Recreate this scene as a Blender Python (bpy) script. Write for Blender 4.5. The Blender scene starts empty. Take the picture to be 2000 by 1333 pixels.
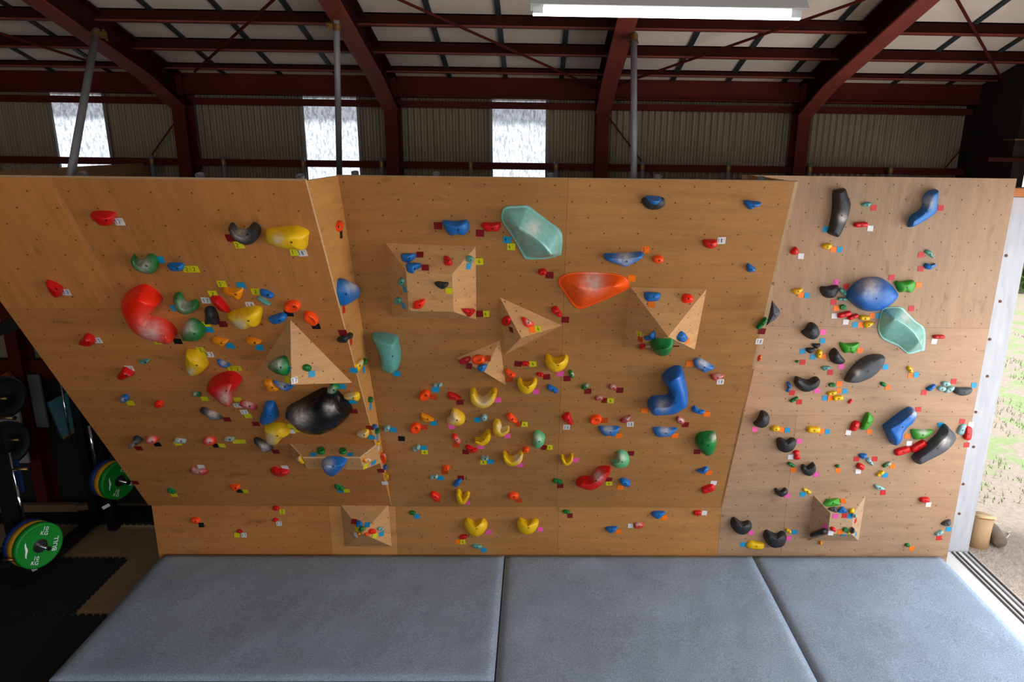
import bpy, bmesh, math, random
from math import sin, cos, tan, pi, radians, atan2, hypot
from mathutils import Vector, Matrix
from mathutils.bvhtree import BVHTree
rnd = random.Random(7)
C = bpy.context.scene.collection
V = Vector

# ------------------------------------------------------------------ camera (solved from the photo's straight lines)
FPX, PITCH, YAW, ROLL, CX, CY = 1367.25, .266381, -.018493, -.0135145, 1071.43, 658.1
ZC = 3.2486
cp, sp, cy_, sy_ = cos(PITCH), sin(PITCH), cos(YAW), sin(YAW)
fw = V((-sy_*cp, cy_*cp, -sp)); rt = V((cy_, sy_, 0)); dn = fw.cross(rt)
c_, s_ = cos(ROLL), sin(ROLL)
RT, DN = rt*c_ + dn*s_, dn*c_ - rt*s_
CAM = V((0, 0, ZC))
cam_d = bpy.data.cameras.new('camera'); cam = bpy.data.objects.new('camera', cam_d); C.objects.link(cam)
cam_d.sensor_width = 36; cam_d.lens = FPX/2000*36
cam_d.shift_x = (1000-CX)/2000; cam_d.shift_y = (CY-666.5)/2000
cam_d.clip_start = .05; cam_d.clip_end = 300
m = Matrix((RT, -DN, -fw)).transposed().to_4x4(); m.translation = CAM
cam.matrix_world = m
bpy.context.scene.camera = cam

def ray(x, y): return RT*((x-CX)/FPX) + DN*((y-CY)/FPX) + fw
def atY(x, y, Y): d = ray(x, y); return CAM + d*(Y/d.y)
def atX(x, y, X): d = ray(x, y); return CAM + d*(X/d.x)
def atZ(x, y, Z): d = ray(x, y); return CAM + d*((Z-ZC)/d.z)
def onP(x, y, P, n): d = ray(x, y); return CAM + d*((P-CAM).dot(n)/d.dot(n))
def proj(p):
    q = p-CAM; z = q.dot(fw)
    return CX+FPX*q.dot(RT)/z, CY+FPX*q.dot(DN)/z

# ------------------------------------------------------------------ materials
def srgb(r, g, b):
    f = lambda c: (c/255/12.92) if c/255 <= .04045 else ((c/255+.055)/1.055)**2.4
    return (f(r), f(g), f(b), 1)
class NT:
    def __init__(s, name):
        s.m = bpy.data.materials.new(name); s.m.use_nodes = True; s.t = s.m.node_tree; s.t.nodes.clear()
        s.out = s.n('ShaderNodeOutputMaterial'); s.b = s.n('ShaderNodeBsdfPrincipled'); s.l(s.b.outputs[0], s.out.inputs[0])
    def n(s, k, **kw):
        x = s.t.nodes.new(k)
        for a, v in kw.items(): setattr(x, a, v)
        return x
    def l(s, a, b): s.t.links.new(a, b)
    def put(s, i, v):
        if hasattr(v, 'is_linked') or hasattr(v, 'links'): s.l(v, i)
        else: i.default_value = v
    def math(s, op, a, b=0.0, c=None):
        x = s.n('ShaderNodeMath', operation=op); s.put(x.inputs[0], a); s.put(x.inputs[1], b)
        if c is not None: s.put(x.inputs[2], c)
        return x.outputs[0]
    def mix(s, f, a, b, bt='MIX'):
        x = s.n('ShaderNodeMix', data_type='RGBA', blend_type=bt); s.put(x.inputs[0], f); s.put(x.inputs[6], a); s.put(x.inputs[7], b)
        return x.outputs[2]
    def noise(s, vec, sc, det=3, ro=.55):
        x = s.n('ShaderNodeTexNoise'); s.l(vec, x.inputs['Vector']); x.inputs['Scale'].default_value = sc; x.inputs['Detail'].default_value = det; x.inputs['Roughness'].default_value = ro
        return x.outputs[0]
    def maprange(s, v, a, b, c=0, d=1):
        x = s.n('ShaderNodeMapRange'); s.put(x.inputs[0], v)
        for i, q in enumerate((a, b, c, d)): x.inputs[i+1].default_value = q
        return x.outputs[0]
    def mapping(s, vec, sc):
        x = s.n('ShaderNodeMapping'); s.l(vec, x.inputs[0]); x.inputs['Scale'].default_value = sc
        return x.outputs[0]
    def obj(s): return s.n('ShaderNodeTexCoord').outputs['Object']
    def uv(s): return s.n('ShaderNodeTexCoord').outputs['UV']
    def bump(s, h, st, dist=.01):
        x = s.n('ShaderNodeBump'); x.inputs['Strength'].default_value = st; x.inputs['Distance'].default_value = dist; s.l(h, x.inputs['Height']); s.l(x.outputs[0], s.b.inputs['Normal'])
MATS = {}
def plain(name, col, rough=.6, metal=0, var=.25, sc=6, bump=0, spec=.5):
    if name in MATS: return MATS[name]
    t = NT(name); nz = t.noise(t.obj(), sc, 4)
    dk = tuple(c*(1-var) for c in col[:3])+(1,); lt = tuple(min(1, c*(1+var)) for c in col[:3])+(1,)
    t.l(t.mix(nz, dk, lt), t.b.inputs['Base Color'])
    t.b.inputs['Roughness'].default_value = rough; t.b.inputs['Metallic'].default_value = metal; t.b.inputs['Specular IOR Level'].default_value = spec
    if bump: t.bump(t.noise(t.obj(), sc*12, 3), bump)
    MATS[name] = t.m; return t.m
def emit(name, col, st):
    t = NT(name); t.b.inputs['Base Color'].default_value = (.9, .9, .9, 1); t.b.inputs['Emission Color'].default_value = col; t.b.inputs['Emission Strength'].default_value = st
    return t.m
def plywood(name, nuts=True, vertical=False, worn=0.):
    """plywood sheet: tint comes from the object's own colour, grain and T-nut holes from the sheet's UV (metres)"""
    t = NT(name); uv = t.uv(); oi = t.n('ShaderNodeObjectInfo')
    g = (14, 1.1, 1) if vertical else (1.1, 14, 1)
    wob = t.noise(uv, 1.6, 2)
    add = t.n('ShaderNodeVectorMath', operation='ADD'); t.l(uv, add.inputs[0])
    wv = t.n('ShaderNodeVectorMath', operation='SCALE'); cmb = t.n('ShaderNodeCombineXYZ'); t.l(wob, cmb.inputs[0]); t.l(wob, cmb.inputs[1]); t.l(oi.outputs['Random'], cmb.inputs[2])
    t.l(cmb.outputs[0], wv.inputs[0]); wv.inputs['Scale'].default_value = .09; t.l(wv.outputs[0], add.inputs[1])
    n1 = t.noise(t.mapping(add.outputs[0], g), 1.3, 5, .62)
    n2 = t.noise(t.mapping(uv, tuple(a*6 for a in g)), 2.0, 3, .6)
    n3 = t.noise(uv, 1.1, 3)
    v = t.math('MULTIPLY_ADD', n1, .42, t.math('MULTIPLY_ADD', n2, .36, t.math('MULTIPLY', n3, .32)))
    shade = t.maprange(v, .38, .72, .74, 1.17)
    hs = t.n('ShaderNodeVectorMath', operation='SCALE'); t.l(oi.outputs['Color'], hs.inputs[0]); t.l(shade, hs.inputs['Scale'])
    col = hs.outputs[0]
    warm = t.mix(t.maprange(n3, .45, .7), col, (.42, .20, .07, 1), 'MIX')
    x = t.n('ShaderNodeMix', data_type='RGBA'); x.inputs[0].default_value = .16; t.l(col, x.inputs[6]); t.l(warm, x.inputs[7]); col = x.outputs[2]
    # knots / stains
    k = t.noise(t.mapping(uv, (1.5, 4, 1) if not vertical else (4, 1.5, 1)), 2.6, 2)
    col = t.mix(t.maprange(k, .64, .78, 0, .55), col, (.14, .065, .025, 1))
    if worn:
        sc = t.noise(t.mapping(uv, (26, 3.2, 1)), 1.6, 2); ms = t.noise(uv, 1.5, 2)
        f = t.math('MULTIPLY', t.maprange(sc, .70, .74), t.maprange(ms, .5, .62, 0, worn))
        sx = t.n('ShaderNodeSeparateXYZ'); t.l(uv, sx.inputs[0])
        f = t.math('MULTIPLY', f, t.maprange(sx.outputs[1], .2, 1.1, 1, 0)); col = t.mix(f, col, (.05, .035, .03, 1))
        ch = t.math('MULTIPLY', t.maprange(t.noise(uv, 2.3, 4), .6, .78, 0, .35), t.maprange(sx.outputs[1], .2, 2.2, 1, .1)); col = t.mix(ch, col, (.50, .36, .25, 1))
    if nuts:
        sx = t.n('ShaderNodeSeparateXYZ'); t.l(uv, sx.inputs[0]); u, w = sx.outputs[0], sx.outputs[1]
        def dots(ou, ow, P, Q):
            a = t.math('SUBTRACT', t.math('FLOORED_MODULO', t.math('ADD', u, ou), P), P/2); b = t.math('SUBTRACT', t.math('FLOORED_MODULO', t.math('ADD', w, ow), Q), Q/2)
            return t.math('SQRT', t.math('ADD', t.math('MULTIPLY', a, a), t.math('MULTIPLY', b, b)))
        P = .195 if nuts is True else nuts
        d = t.math('MINIMUM', dots(0, 0, P, P), dots(P/2, P/2, P, P))
        col = t.mix(t.maprange(d, .0034, .0058, .8, 0), col, (.028, .014, .008, 1))
        s = dots(.03, .02, .31, .47); col = t.mix(t.maprange(s, .002, .004, .7, 0), col, (.07, .035, .015, 1))
    t.l(col, t.b.inputs['Base Color']); t.b.inputs['Roughness'].default_value = .52; t.b.inputs['Specular IOR Level'].default_value = .35
    return t.m
PLY_H = plywood('plywood_wide_grain', True, False, 1.); PLY_V = plywood('plywood_upright_grain', True, True); PLY_0 = plywood('plywood_plain', False); PLY_VOL = plywood('volume_plywood', .13)
HC = {'red': (200, 16, 20), 'crimson': (176, 22, 45), 'redorange': (238, 44, 12), 'orange': (250, 82, 12), 'bigorange': (240, 92, 10), 'yellow': (220, 180, 14), 'amber': (228, 146, 10), 'blue': (24, 108, 176), 'bigblue': (20, 98, 170), 'green': (8, 116, 52), 'leaf': (64, 150, 44), 'mint': (88, 172, 120), 'teal': (98, 158, 150), 'paleteal': (138, 172, 170), 'bigteal': (128, 178, 168), 'black': (46, 47, 50), 'gloss': (15, 15, 17), 'charcoal': (74, 76, 80)}
def holdmat(k):
    key = 'resin_'+k
    if key in MATS: return MATS[key]
    t = NT(key); o = t.obj(); base = srgb(*HC[k]); nz = t.noise(o, 30, 3); hi = tuple(min(1, c*1.22+.004) for c in base[:3])+(1,); lo = tuple(c*.8 for c in base[:3])+(1,)
    col = t.mix(nz, lo, hi); at = t.n('ShaderNodeAttribute', attribute_name='chalk')
    n2 = t.noise(o, 34, 5, .6)
    f = t.math('MULTIPLY', at.outputs['Fac'], t.maprange(n2, .3, .65, .35, .9))
    dust = t.maprange(t.noise(o, 22, 4), .62, .85, 0, .22)
    f = t.math('MINIMUM', t.math('MAXIMUM', f, dust), .93)
    chalk = (.62, .57, .53, 1)
    t.l(t.mix(f, col, chalk), t.b.inputs['Base Color'])
    r = {'gloss': .12, 'bigteal': .2, 'bigorange': .32, 'bigblue': .34, 'redorange': .3, 'red': .3, 'crimson': .3, 'charcoal': .6, 'black': .5}.get(k, .42)
    t.l(t.math('MULTIPLY_ADD', f, .4, r), t.b.inputs['Roughness'])
    if k not in ('gloss', 'bigteal', 'bigorange'): t.bump(t.noise(o, 260, 2), .25, .004)
    if k == 'bigteal': t.b.inputs['Coat Weight'].default_value = .4; t.b.inputs['Subsurface Weight'].default_value = .0
    MATS[key] = t.m; return t.m
TC = {'white': (215, 212, 214), 'yellow': (205, 200, 22), 'blue': (20, 150, 195), 'darkred': (125, 10, 22), 'red': (196, 42, 40), 'orange': (238, 122, 10), 'darkorange': (188, 70, 14), 'pink': (226, 96, 168), 'black': (12, 12, 14)}
def tapemat(k):
    key = 'tape_'+k
    if key not in MATS:
        t = NT(key); c = srgb(*TC[k]); oi = t.n('ShaderNodeObjectInfo'); t.l(t.mix(oi.outputs['Random'], tuple(v*.85 for v in c[:3])+(1,), c), t.b.inputs['Base Color']); t.b.inputs['Roughness'].default_value = .45; MATS[key] = t.m
    return MATS[key]
INK = plain('ink', (.02, .02, .025, 1), .6); BOLT = plain('bolt_dark', (.012, .011, .011, 1), .5)
STEEL_RED = plain('red_oxide_steel', srgb(82, 26, 19), .7, 0, .45, 3.5, .05, .15); STEEL_DK = plain('dark_red_steel', srgb(56, 20, 15), .8, 0, .5, 3, 0, .1)
GALV = plain('galvanised', srgb(128, 126, 128), .5, .15, .22, 14); BRASS = plain('brass_clamp', srgb(126, 96, 52), .4, .5, .45, 30); FLANGE = plain('red_flange', srgb(118, 50, 37), .7, 0, .4, 5, .05); CHROME = plain('chrome', srgb(200, 200, 205), .18, 1, .08)
BLACK = plain('black_steel', srgb(16, 16, 18), .45, 0, .4, 8); RUBBER = plain('black_rubber', srgb(15, 15, 16), .85, 0, .5, 60, .2); WHITE = plain('white_enamel', srgb(186, 188, 188), .4, 0, .05)

# ------------------------------------------------------------------ building helpers
def tag(o, label=None, cat=None, group=None, kind=None):
    if label: o['label'] = label
    if cat: o['category'] = cat
    if group: o['group'] = group
    if kind: o['kind'] = kind
    return o
def link(name, me, parent=None):
    o = bpy.data.objects.new(name, me); C.objects.link(o)
    if parent: o.parent = parent; o.matrix_parent_inverse = Matrix.Translation(-parent.location)
    return o
def mesh(name, bm, mats, parent=None, smooth=False, loc=None):
    if loc is not None: bmesh.ops.translate(bm, verts=bm.verts, vec=-V(loc))
    bmesh.ops.recalc_face_normals(bm, faces=bm.faces)
    me = bpy.data.meshes.new(name); bm.to_mesh(me); bm.free()
    for q in (mats if isinstance(mats, (list, tuple)) else [mats]): me.materials.append(q)
    if smooth:
        for p in me.polygons: p.use_smooth = True
    o = link(name, me, parent)
    if loc is not None:
        o.location = V(loc) - (parent.location if parent else V((0, 0, 0)))
        if parent: o.matrix_parent_inverse = Matrix.Identity(4)
    return o
def empty(name, loc, label=None, cat=None, group=None):
    o = bpy.data.objects.new(name, None); o.empty_display_size = .05; o.location = loc; C.objects.link(o)
    return tag(o, label, cat, group)
def box(bm, a, b, mi=0):
    a, b = V(a), V(b); vs = [bm.verts.new((x, y, z)) for x in (a.x, b.x) for y in (a.y, b.y) for z in (a.z, b.z)]
    for f in ((0, 1, 3, 2), (4, 6, 7, 5), (0, 4, 5, 1), (2, 3, 7, 6), (0, 2, 6, 4), (1, 5, 7, 3)): bm.faces.new([vs[i] for i in f]).material_index = mi
def frame(d):
    d = d.normalized(); a = V((0, 0, 1)) if abs(d.z) < .9 else V((1, 0, 0)); u = d.cross(a).normalized(); return u, d.cross(u).normalized()
def tube(bm, a, b, r, n=14, r2=None, mi=0, cap=True, hollow=False):
    a, b = V(a), V(b); u, w = frame(b-a); r2 = r if r2 is None else r2
    A = [bm.verts.new(a+(u*cos(2*pi*i/n)+w*sin(2*pi*i/n))*r) for i in range(n)]; B = [bm.verts.new(b+(u*cos(2*pi*i/n)+w*sin(2*pi*i/n))*r2) for i in range(n)]
    for i in range(n): bm.faces.new((A[i], A[(i+1) % n], B[(i+1) % n], B[i])).material_index = mi
    if cap:
        bm.faces.new(A).material_index = mi
        if not hollow: bm.faces.new(B).material_index = mi
        else:
            D = [bm.verts.new(b+(u*cos(2*pi*i/n)+w*sin(2*pi*i/n))*r2*.82) for i in range(n)]; E = [bm.verts.new(b-(b-a).normalized()*.12+(u*cos(2*pi*i/n)+w*sin(2*pi*i/n))*r2*.82) for i in range(n)]
            for i in range(n): bm.faces.new((B[i], B[(i+1) % n], D[(i+1) % n], D[i])); bm.faces.new((D[i], D[(i+1) % n], E[(i+1) % n], E[i]))
            bm.faces.new(E)
def beam(bm, a, b, wu, wv, up=V((0, 0, 1)), mi=0):
    """rectangular bar from a to b, wu wide across, wv tall along up"""
    a, b = V(a), V(b); d = (b-a).normalized(); u = d.cross(up).normalized(); w = u.cross(d).normalized()
    P = [bm.verts.new(p+u*x*wu/2+w*y*wv/2) for p in (a, b) for x, y in ((-1, -1), (1, -1), (1, 1), (-1, 1))]
    for f in ((0, 1, 2, 3), (7, 6, 5, 4), (0, 4, 5, 1), (1, 5, 6, 2), (2, 6, 7, 3), (3, 7, 4, 0)): bm.faces.new([P[i] for i in f]).material_index = mi
def ibeam(bm, a, b, w, h, tf=.012, up=V((0, 0, 1))):
    d = (V(b)-V(a)).normalized(); u = d.cross(up).normalized(); q = u.cross(d).normalized()
    for s in (1, -1): beam(bm, V(a)+q*s*(h/2-tf/2), V(b)+q*s*(h/2-tf/2), w, tf, up)
    beam(bm, a, b, tf, h-2*tf, up)
def poly(bm, pts, mi=0): 
    f = bm.faces.new([bm.verts.new(p) for p in pts]); f.material_index = mi; return f
def lathe(bm, prof, org, ax, n=32, mi=0):
    """prof: list of (along axis, radius)"""
    u, w = frame(ax); ax = ax.normalized(); R = []
    for h, r in prof: R.append([bm.verts.new(V(org)+ax*h+(u*cos(2*pi*i/n)+w*sin(2*pi*i/n))*r) for i in range(n)])
    for a, b in zip(R, R[1:]):
        for i in range(n): bm.faces.new((a[i], a[(i+1) % n], b[(i+1) % n], b[i])).material_index = mi
    bm.faces.new(R[0]).material_index = mi; bm.faces.new(R[-1]).material_index = mi

# ------------------------------------------------------------------ planes of the climbing wall
YK, ZT, ZF = 4.86, 3.074, .5594           # kickboard plane, wall top, fold line
YM, YL = 3.960, 3.4077                    # how far the two overhangs lean out at the top
XL, XS, XM, XR = -2.945, -1.0967, 1.450, 3.283
PL = {}
def plane(key, p0, n, u):
    n = n.normalized(); u = (u-n*u.dot(n)).normalized(); v = n.cross(u)
    if v.z < 0: v = -v
    PL[key] = (V(p0), n, u, v)
X1 = V((1, 0, 0))
plane('R', (0, YK, 0), V((0, -1, 0)), X1); plane('K', (0, YK, 0), V((0, -1, 0)), X1)
def lean(Yt): t = V((0, Yt-YK, ZT-ZF)); n = t.cross(X1); return n if n.y < 0 else -n
plane('M', (0, YK, ZF), lean(YM), X1); plane('L', (0, YK, ZF), lean(YL), X1)
plane('S', (XS, YK, ZF), V((1, 0, 0)), V((0, -1, 0)))
plane('E2', (1.63, 4.12, 0), V((0, -1, 0)), X1)
def hit(key, x, y, off=0): p0, n, u, v = PL[key]; return onP(x, y, p0+n*off, n)
def uvof(key, p): p0, n, u, v = PL[key]; return ((p-p0).dot(u), (p-p0).dot(v))

# ------------------------------------------------------------------ climbing wall: sheets of plywood, each its own part
def onwall(key, X, z):
    if key in 'RK': return V((X, YK, z))
    Yt = YM if key == 'M' else YL
    return V((X, YK+(Yt-YK)*(z-ZF)/(ZT-ZF), z))
def sheet(parent, key, pts, col, mat=None, thick=.018, name='plywood_panel'):
    n = PL[key][1]; bm = bmesh.new(); uvl = bm.loops.layers.uv.new('UVMap')
    A = [bm.verts.new(p) for p in pts]; B = [bm.verts.new(p-n*thick) for p in pts]; k = len(pts)
    bm.faces.new(A); bm.faces.new(B[::-1])
    for i in range(k): bm.faces.new((A[i], B[i], B[(i+1) % k], A[(i+1) % k])).material_index = 1
    for f in bm.faces:
        for l in f.loops: l[uvl].uv = uvof(key, l.vert.co)
    o = mesh(name, bm, [mat or PLY_H, EDGE], parent); o.color = (*col, 1); return o
EDGE = plain('plywood_edge', (.62, .43, .25, 1), .6, 0, .2, 40)
def tint(c, s=.07): k = 1+rnd.uniform(-s, s); return tuple(a*k for a in c)
def rect(parent, key, x0, x1, z0, z1, col, mat=None):
    g = .0006
    return sheet(parent, key, [onwall(key, x0+g, z0+g), onwall(key, x1-g, z0+g), onwall(key, x1-g, z1-g), onwall(key, x0+g, z1-g)], col, mat)
CL, CM, CK, CR = (.45, .20, .062), (.365, .184, .064), (.46, .205, .065), (.375, .247, .158)
def zat(key, x, y): return hit(key, x, y).z
def xat(key, x, y): return hit(key, x, y).x
wl = empty('climbing_wall', (-2, YK, 0), 'left plywood climbing wall leaning furthest out over the mat', 'climbing wall', 'climbing wall sections')
zs = [ZF, zat('L', 450, 886), zat('L', 450, 763), zat('L', 420, 604), ZT]
for i, sh in enumerate((.96, .9, 1.0)):
    rect(wl, 'L', XL, XS-.0005, zs[i], zs[i+1], tuple(a*sh for a in CL))
xs = [XL, xat('L', 60, 400), xat('L', 130, 400), xat('L', 228, 400), xat('L', 391, 400), xat('L', 531, 400), XS-.0005]
for i, sh in enumerate((1.14, 1.16, 1.0, .93, 1.02, 1.0)):
    rect(wl, 'L', xs[i], xs[i+1], zs[3], zs[4], tuple(a*sh for a in CL), PLY_V)
o = sheet(wl, 'S', [V((XS, YL+.024, ZT)), V((XS, YM, ZT)), V((XS, YK, ZF))], (.56, .29, .095), PLY_0, .018, 'side_panel')
xk = [XL+.02, xat('K', 646, 1040), xat('K', 775, 1040), xat('K', 1090, 1040), xat('K', 1405, 1040)]
for i, c in enumerate((CK, (.54, .28, .10))):
    o = rect(wl, 'K', xk[i], xk[i+1], .02, ZF, c, PLY_H if i == 0 else PLY_0); o.name = 'kickboard'
wm = empty('climbing_wall', (.2, YK, 0), 'middle plywood climbing wall with the big orange fin and blue boomerang', 'climbing wall', 'climbing wall sections')
zs = [ZF, zat('M', 1000, 852), zat('M', 1000, 717), zat('M', 1000, 546), ZT]; xm = xat('M', 1105, 480)
for i, (a, b) in enumerate(((.99, 1.06), (.93, 1.0), (.98, 1.03), (.97, 1.04))):
    rect(wm, 'M', XS-.012, xm, zs[i], zs[i+1], tuple(q*a for q in CM)); rect(wm, 'M', xm, XM, zs[i], zs[i+1], tuple(q*b for q in CM))
for i, c in enumerate((tuple(q*1.08 for q in CM), tuple(q*1.16 for q in CM))):
    o = rect(wm, 'K', xk[i+2], xk[i+3], .02, ZF, c); o.name = 'kickboard'
plane('Q', (XM, YK, ZF), V((1, 0, 0)), V((0, -1, 0)))
sheet(wm, 'Q', [V((XM, YM, ZT)), V((XM, YK, ZT)), V((XM, YK, ZF))], (.50, .27, .10), PLY_0, .018, 'side_panel')
wr = empty('climbing_wall', (2.4, YK, 0), 'right upright plywood climbing wall beside the open doorway', 'climbing wall', 'climbing wall sections')
z1, z2, z3 = zat('R', 1750, 640), zat('R', 1500, 811), zat('R', 1750, 972)
xl = xat('R', 1546, 900)
rect(wr, 'R', 1.395, XR, z1, ZT, CR, PLY_V); rect(wr, 'R', 1.395, XR, z2, z1, tuple(a*1.05 for a in CR))
rect(wr, 'R', xk[4], xl, .02, z2, tuple(a*.93 for a in CR)); rect(wr, 'R', xl, XR, z3, z2, tuple(a*1.02 for a in CR)); rect(wr, 'R', xl, XR, .02, z3, tuple(a*.98 for a in CR))

# ------------------------------------------------------------------ wooden volumes
CV = (.54, .31, .14)
def volume(label, key, base, outer, h, faces, CV=CV):
    p0, n, u, v = PL[key]
    P = {'b%d' % i: hit(key, *q) for i, q in enumerate(base)}; P.update({'o%d' % i: hit(key, *q, h) for i, q in enumerate(outer)})
    c = sum((P[k] for k in P), V((0, 0, 0)))/len(P); foot = sum((P['b%d' % i] for i in range(len(base))), V((0, 0, 0)))/len(base)
    t = empty('wall_volume', foot, label, 'climbing volume', 'wooden volumes bolted to the wall')
    for fk, idx in faces.items():
        pts = [P[k] for k in idx.split()]; fn = (pts[1]-pts[0]).cross(pts[2]-pts[0]).normalized()
        if fn.dot(pts[0]-c) < 0: fn = -fn
        fu = (V((0, 0, 1)).cross(fn)); fu = fu.normalized() if fu.length > .05 else V((1, 0, 0))
        if fu.x < -.5: fu = -fu
        fv = fn.cross(fu); fv = -fv if fv.z < -.01 else fv
        ctr = sum(pts, V((0, 0, 0)))/len(pts); PL[fk] = (ctr, fn, fu, fv)
        sheet(t, fk, pts, tint(CV, .04), PLY_VOL, .006, 'face_panel')
    return t
volume('tall triangular wooden volume on the left overhang', 'L', [(567, 625), (688, 748), (498, 733)], [(569, 752)], .2, {'V1a': 'b0 o0 b2', 'V1b': 'b0 b1 o0', 'V1c': 'b2 o0 b1'})
volume('wide flat wooden volume low on the left overhang', 'L', [(566, 867), (735.5, 869), (745, 904), (574, 902)], [(591, 894), (703, 894), (710, 918), (599, 916)], .13, {'V2t': 'b0 b1 o1 o0', 'V2r': 'b1 b2 o2 o1', 'V2l': 'b0 o0 o3 b3', 'V2f': 'o0 o1 o2 o3', 'V2b': 'b3 b2 o2 o3'})
volume('small square pyramid volume on the left kickboard', 'K', [(665, 985.5), (758.7, 986), (765, 1068), (673, 1068)], [(708, 1043)], .16, {'V3t': 'b0 b1 o0', 'V3r': 'b1 b2 o0', 'V3b': 'b2 b3 o0', 'V3l': 'b3 b0 o0'})
volume('box-shaped wooden volume on the upper middle wall', 'M', [(753, 475), (929, 482), (930.5, 625), (767, 620)], [(793, 529), (883, 536), (886, 609.5), (798.5, 608)], .16, {'V4t': 'b0 b1 o1 o0', 'V4r': 'b1 b2 o2 o1', 'V4b': 'b2 b3 o3 o2', 'V4l': 'b3 b0 o0 o3', 'V4f': 'o0 o1 o2 o3'})
volume('upper three-sided wooden volume at the centre of the middle wall', 'M', [(976, 581), (1098, 636), (985.6, 693.5)], [(1017.8, 660)], .15, {'V5a': 'b0 o0 b2', 'V5b': 'b0 b1 o0', 'V5c': 'b1 b2 o0'})
volume('lower three-sided wooden volume left of the upper one', 'M', [(976, 665.6), (988, 753), (892, 700)], [(946, 727.5)], .11, {'V6a': 'b0 o0 b2', 'V6b': 'b0 b1 o0', 'V6c': 'b1 b2 o0'})
volume('big open pyramid volume on the right of the middle wall', 'M', [(1232, 561.5), (1380, 565), (1357, 683.5), (1217.3, 679.5)], [(1305, 658)], .26, {'V7t': 'b0 b1 o0', 'V7r': 'b1 b2 o0', 'V7b': 'b2 b3 o0', 'V7l': 'b3 b0 o0'})
volume('square-topped wooden volume low on the right wall', 'R', [(1588.5, 968), (1690.6, 968.5), (1676.7, 1057), (1577, 1057)], [(1621.8, 1003), (1666.5, 1006), (1663, 1044), (1617, 1043.6)], .15, {'V8t': 'b0 b1 o1 o0', 'V8r': 'b1 b2 o2 o1', 'V8b': 'b2 b3 o3 o2', 'V8l': 'b3 b0 o0 o3', 'V8f': 'o0 o1 o2 o3'}, (.46, .31, .20))

# ------------------------------------------------------------------ climbing holds
def catmull(P, n):
    k = len(P); L = [math.dist(P[i], P[(i+1) % k]) for i in range(k)]; T = sum(L); out = []
    for j in range(n):
        d = T*j/n; i = 0
        while i < k-1 and d > L[i]: d -= L[i]; i += 1
        t = d/max(L[i], 1e-6); a, b, c, e = (P[(i+q) % k] for q in (-1, 0, 1, 2))
        out.append(tuple(.5*(2*b[q]+(c[q]-a[q])*t+(2*a[q]-5*b[q]+4*c[q]-e[q])*t*t+(3*b[q]-a[q]-3*c[q]+e[q])*t**3) for q in (0, 1)))
    return out
def linres(P, n):
    k = len(P); L = [math.dist(P[i], P[(i+1) % k]) for i in range(k)]; T = sum(L); out = []
    for j in range(n):
        d = T*j/n; i = 0
        while i < k-1 and d > L[i]: d -= L[i]; i += 1
        t = d/max(L[i], 1e-6); a, b = P[i], P[(i+1) % k]; out.append((a[0]+(b[0]-a[0])*t, a[1]+(b[1]-a[1])*t))
    return out
def nearest_on(S, p):
    if len(S) == 1: return S[0]
    best = None
    for a, b in zip(S, S[1:]):
        dx, dy = b[0]-a[0], b[1]-a[1]; t = max(0, min(1, ((p[0]-a[0])*dx+(p[1]-a[1])*dy)/max(dx*dx+dy*dy, 1e-9))); q = (a[0]+dx*t, a[1]+dy*t); d = math.dist(p, q)
        if best is None or d < best[0]: best = (d, q)
    return best[1]
def dense(S, n):
    out = []
    for i in range(n):
        x = (len(S)-1)*i/(n-1); j = min(int(x), len(S)-2); t = x-j; a, b, c, e = S[max(j-1, 0)], S[j], S[j+1], S[min(j+2, len(S)-1)]
        out.append(tuple(.5*(2*b[q]+(c[q]-a[q])*t+(2*a[q]-5*b[q]+4*c[q]-e[q])*t*t+(3*b[q]-a[q]-3*c[q]+e[q])*t**3) for q in range(len(b))))
    return out
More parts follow.
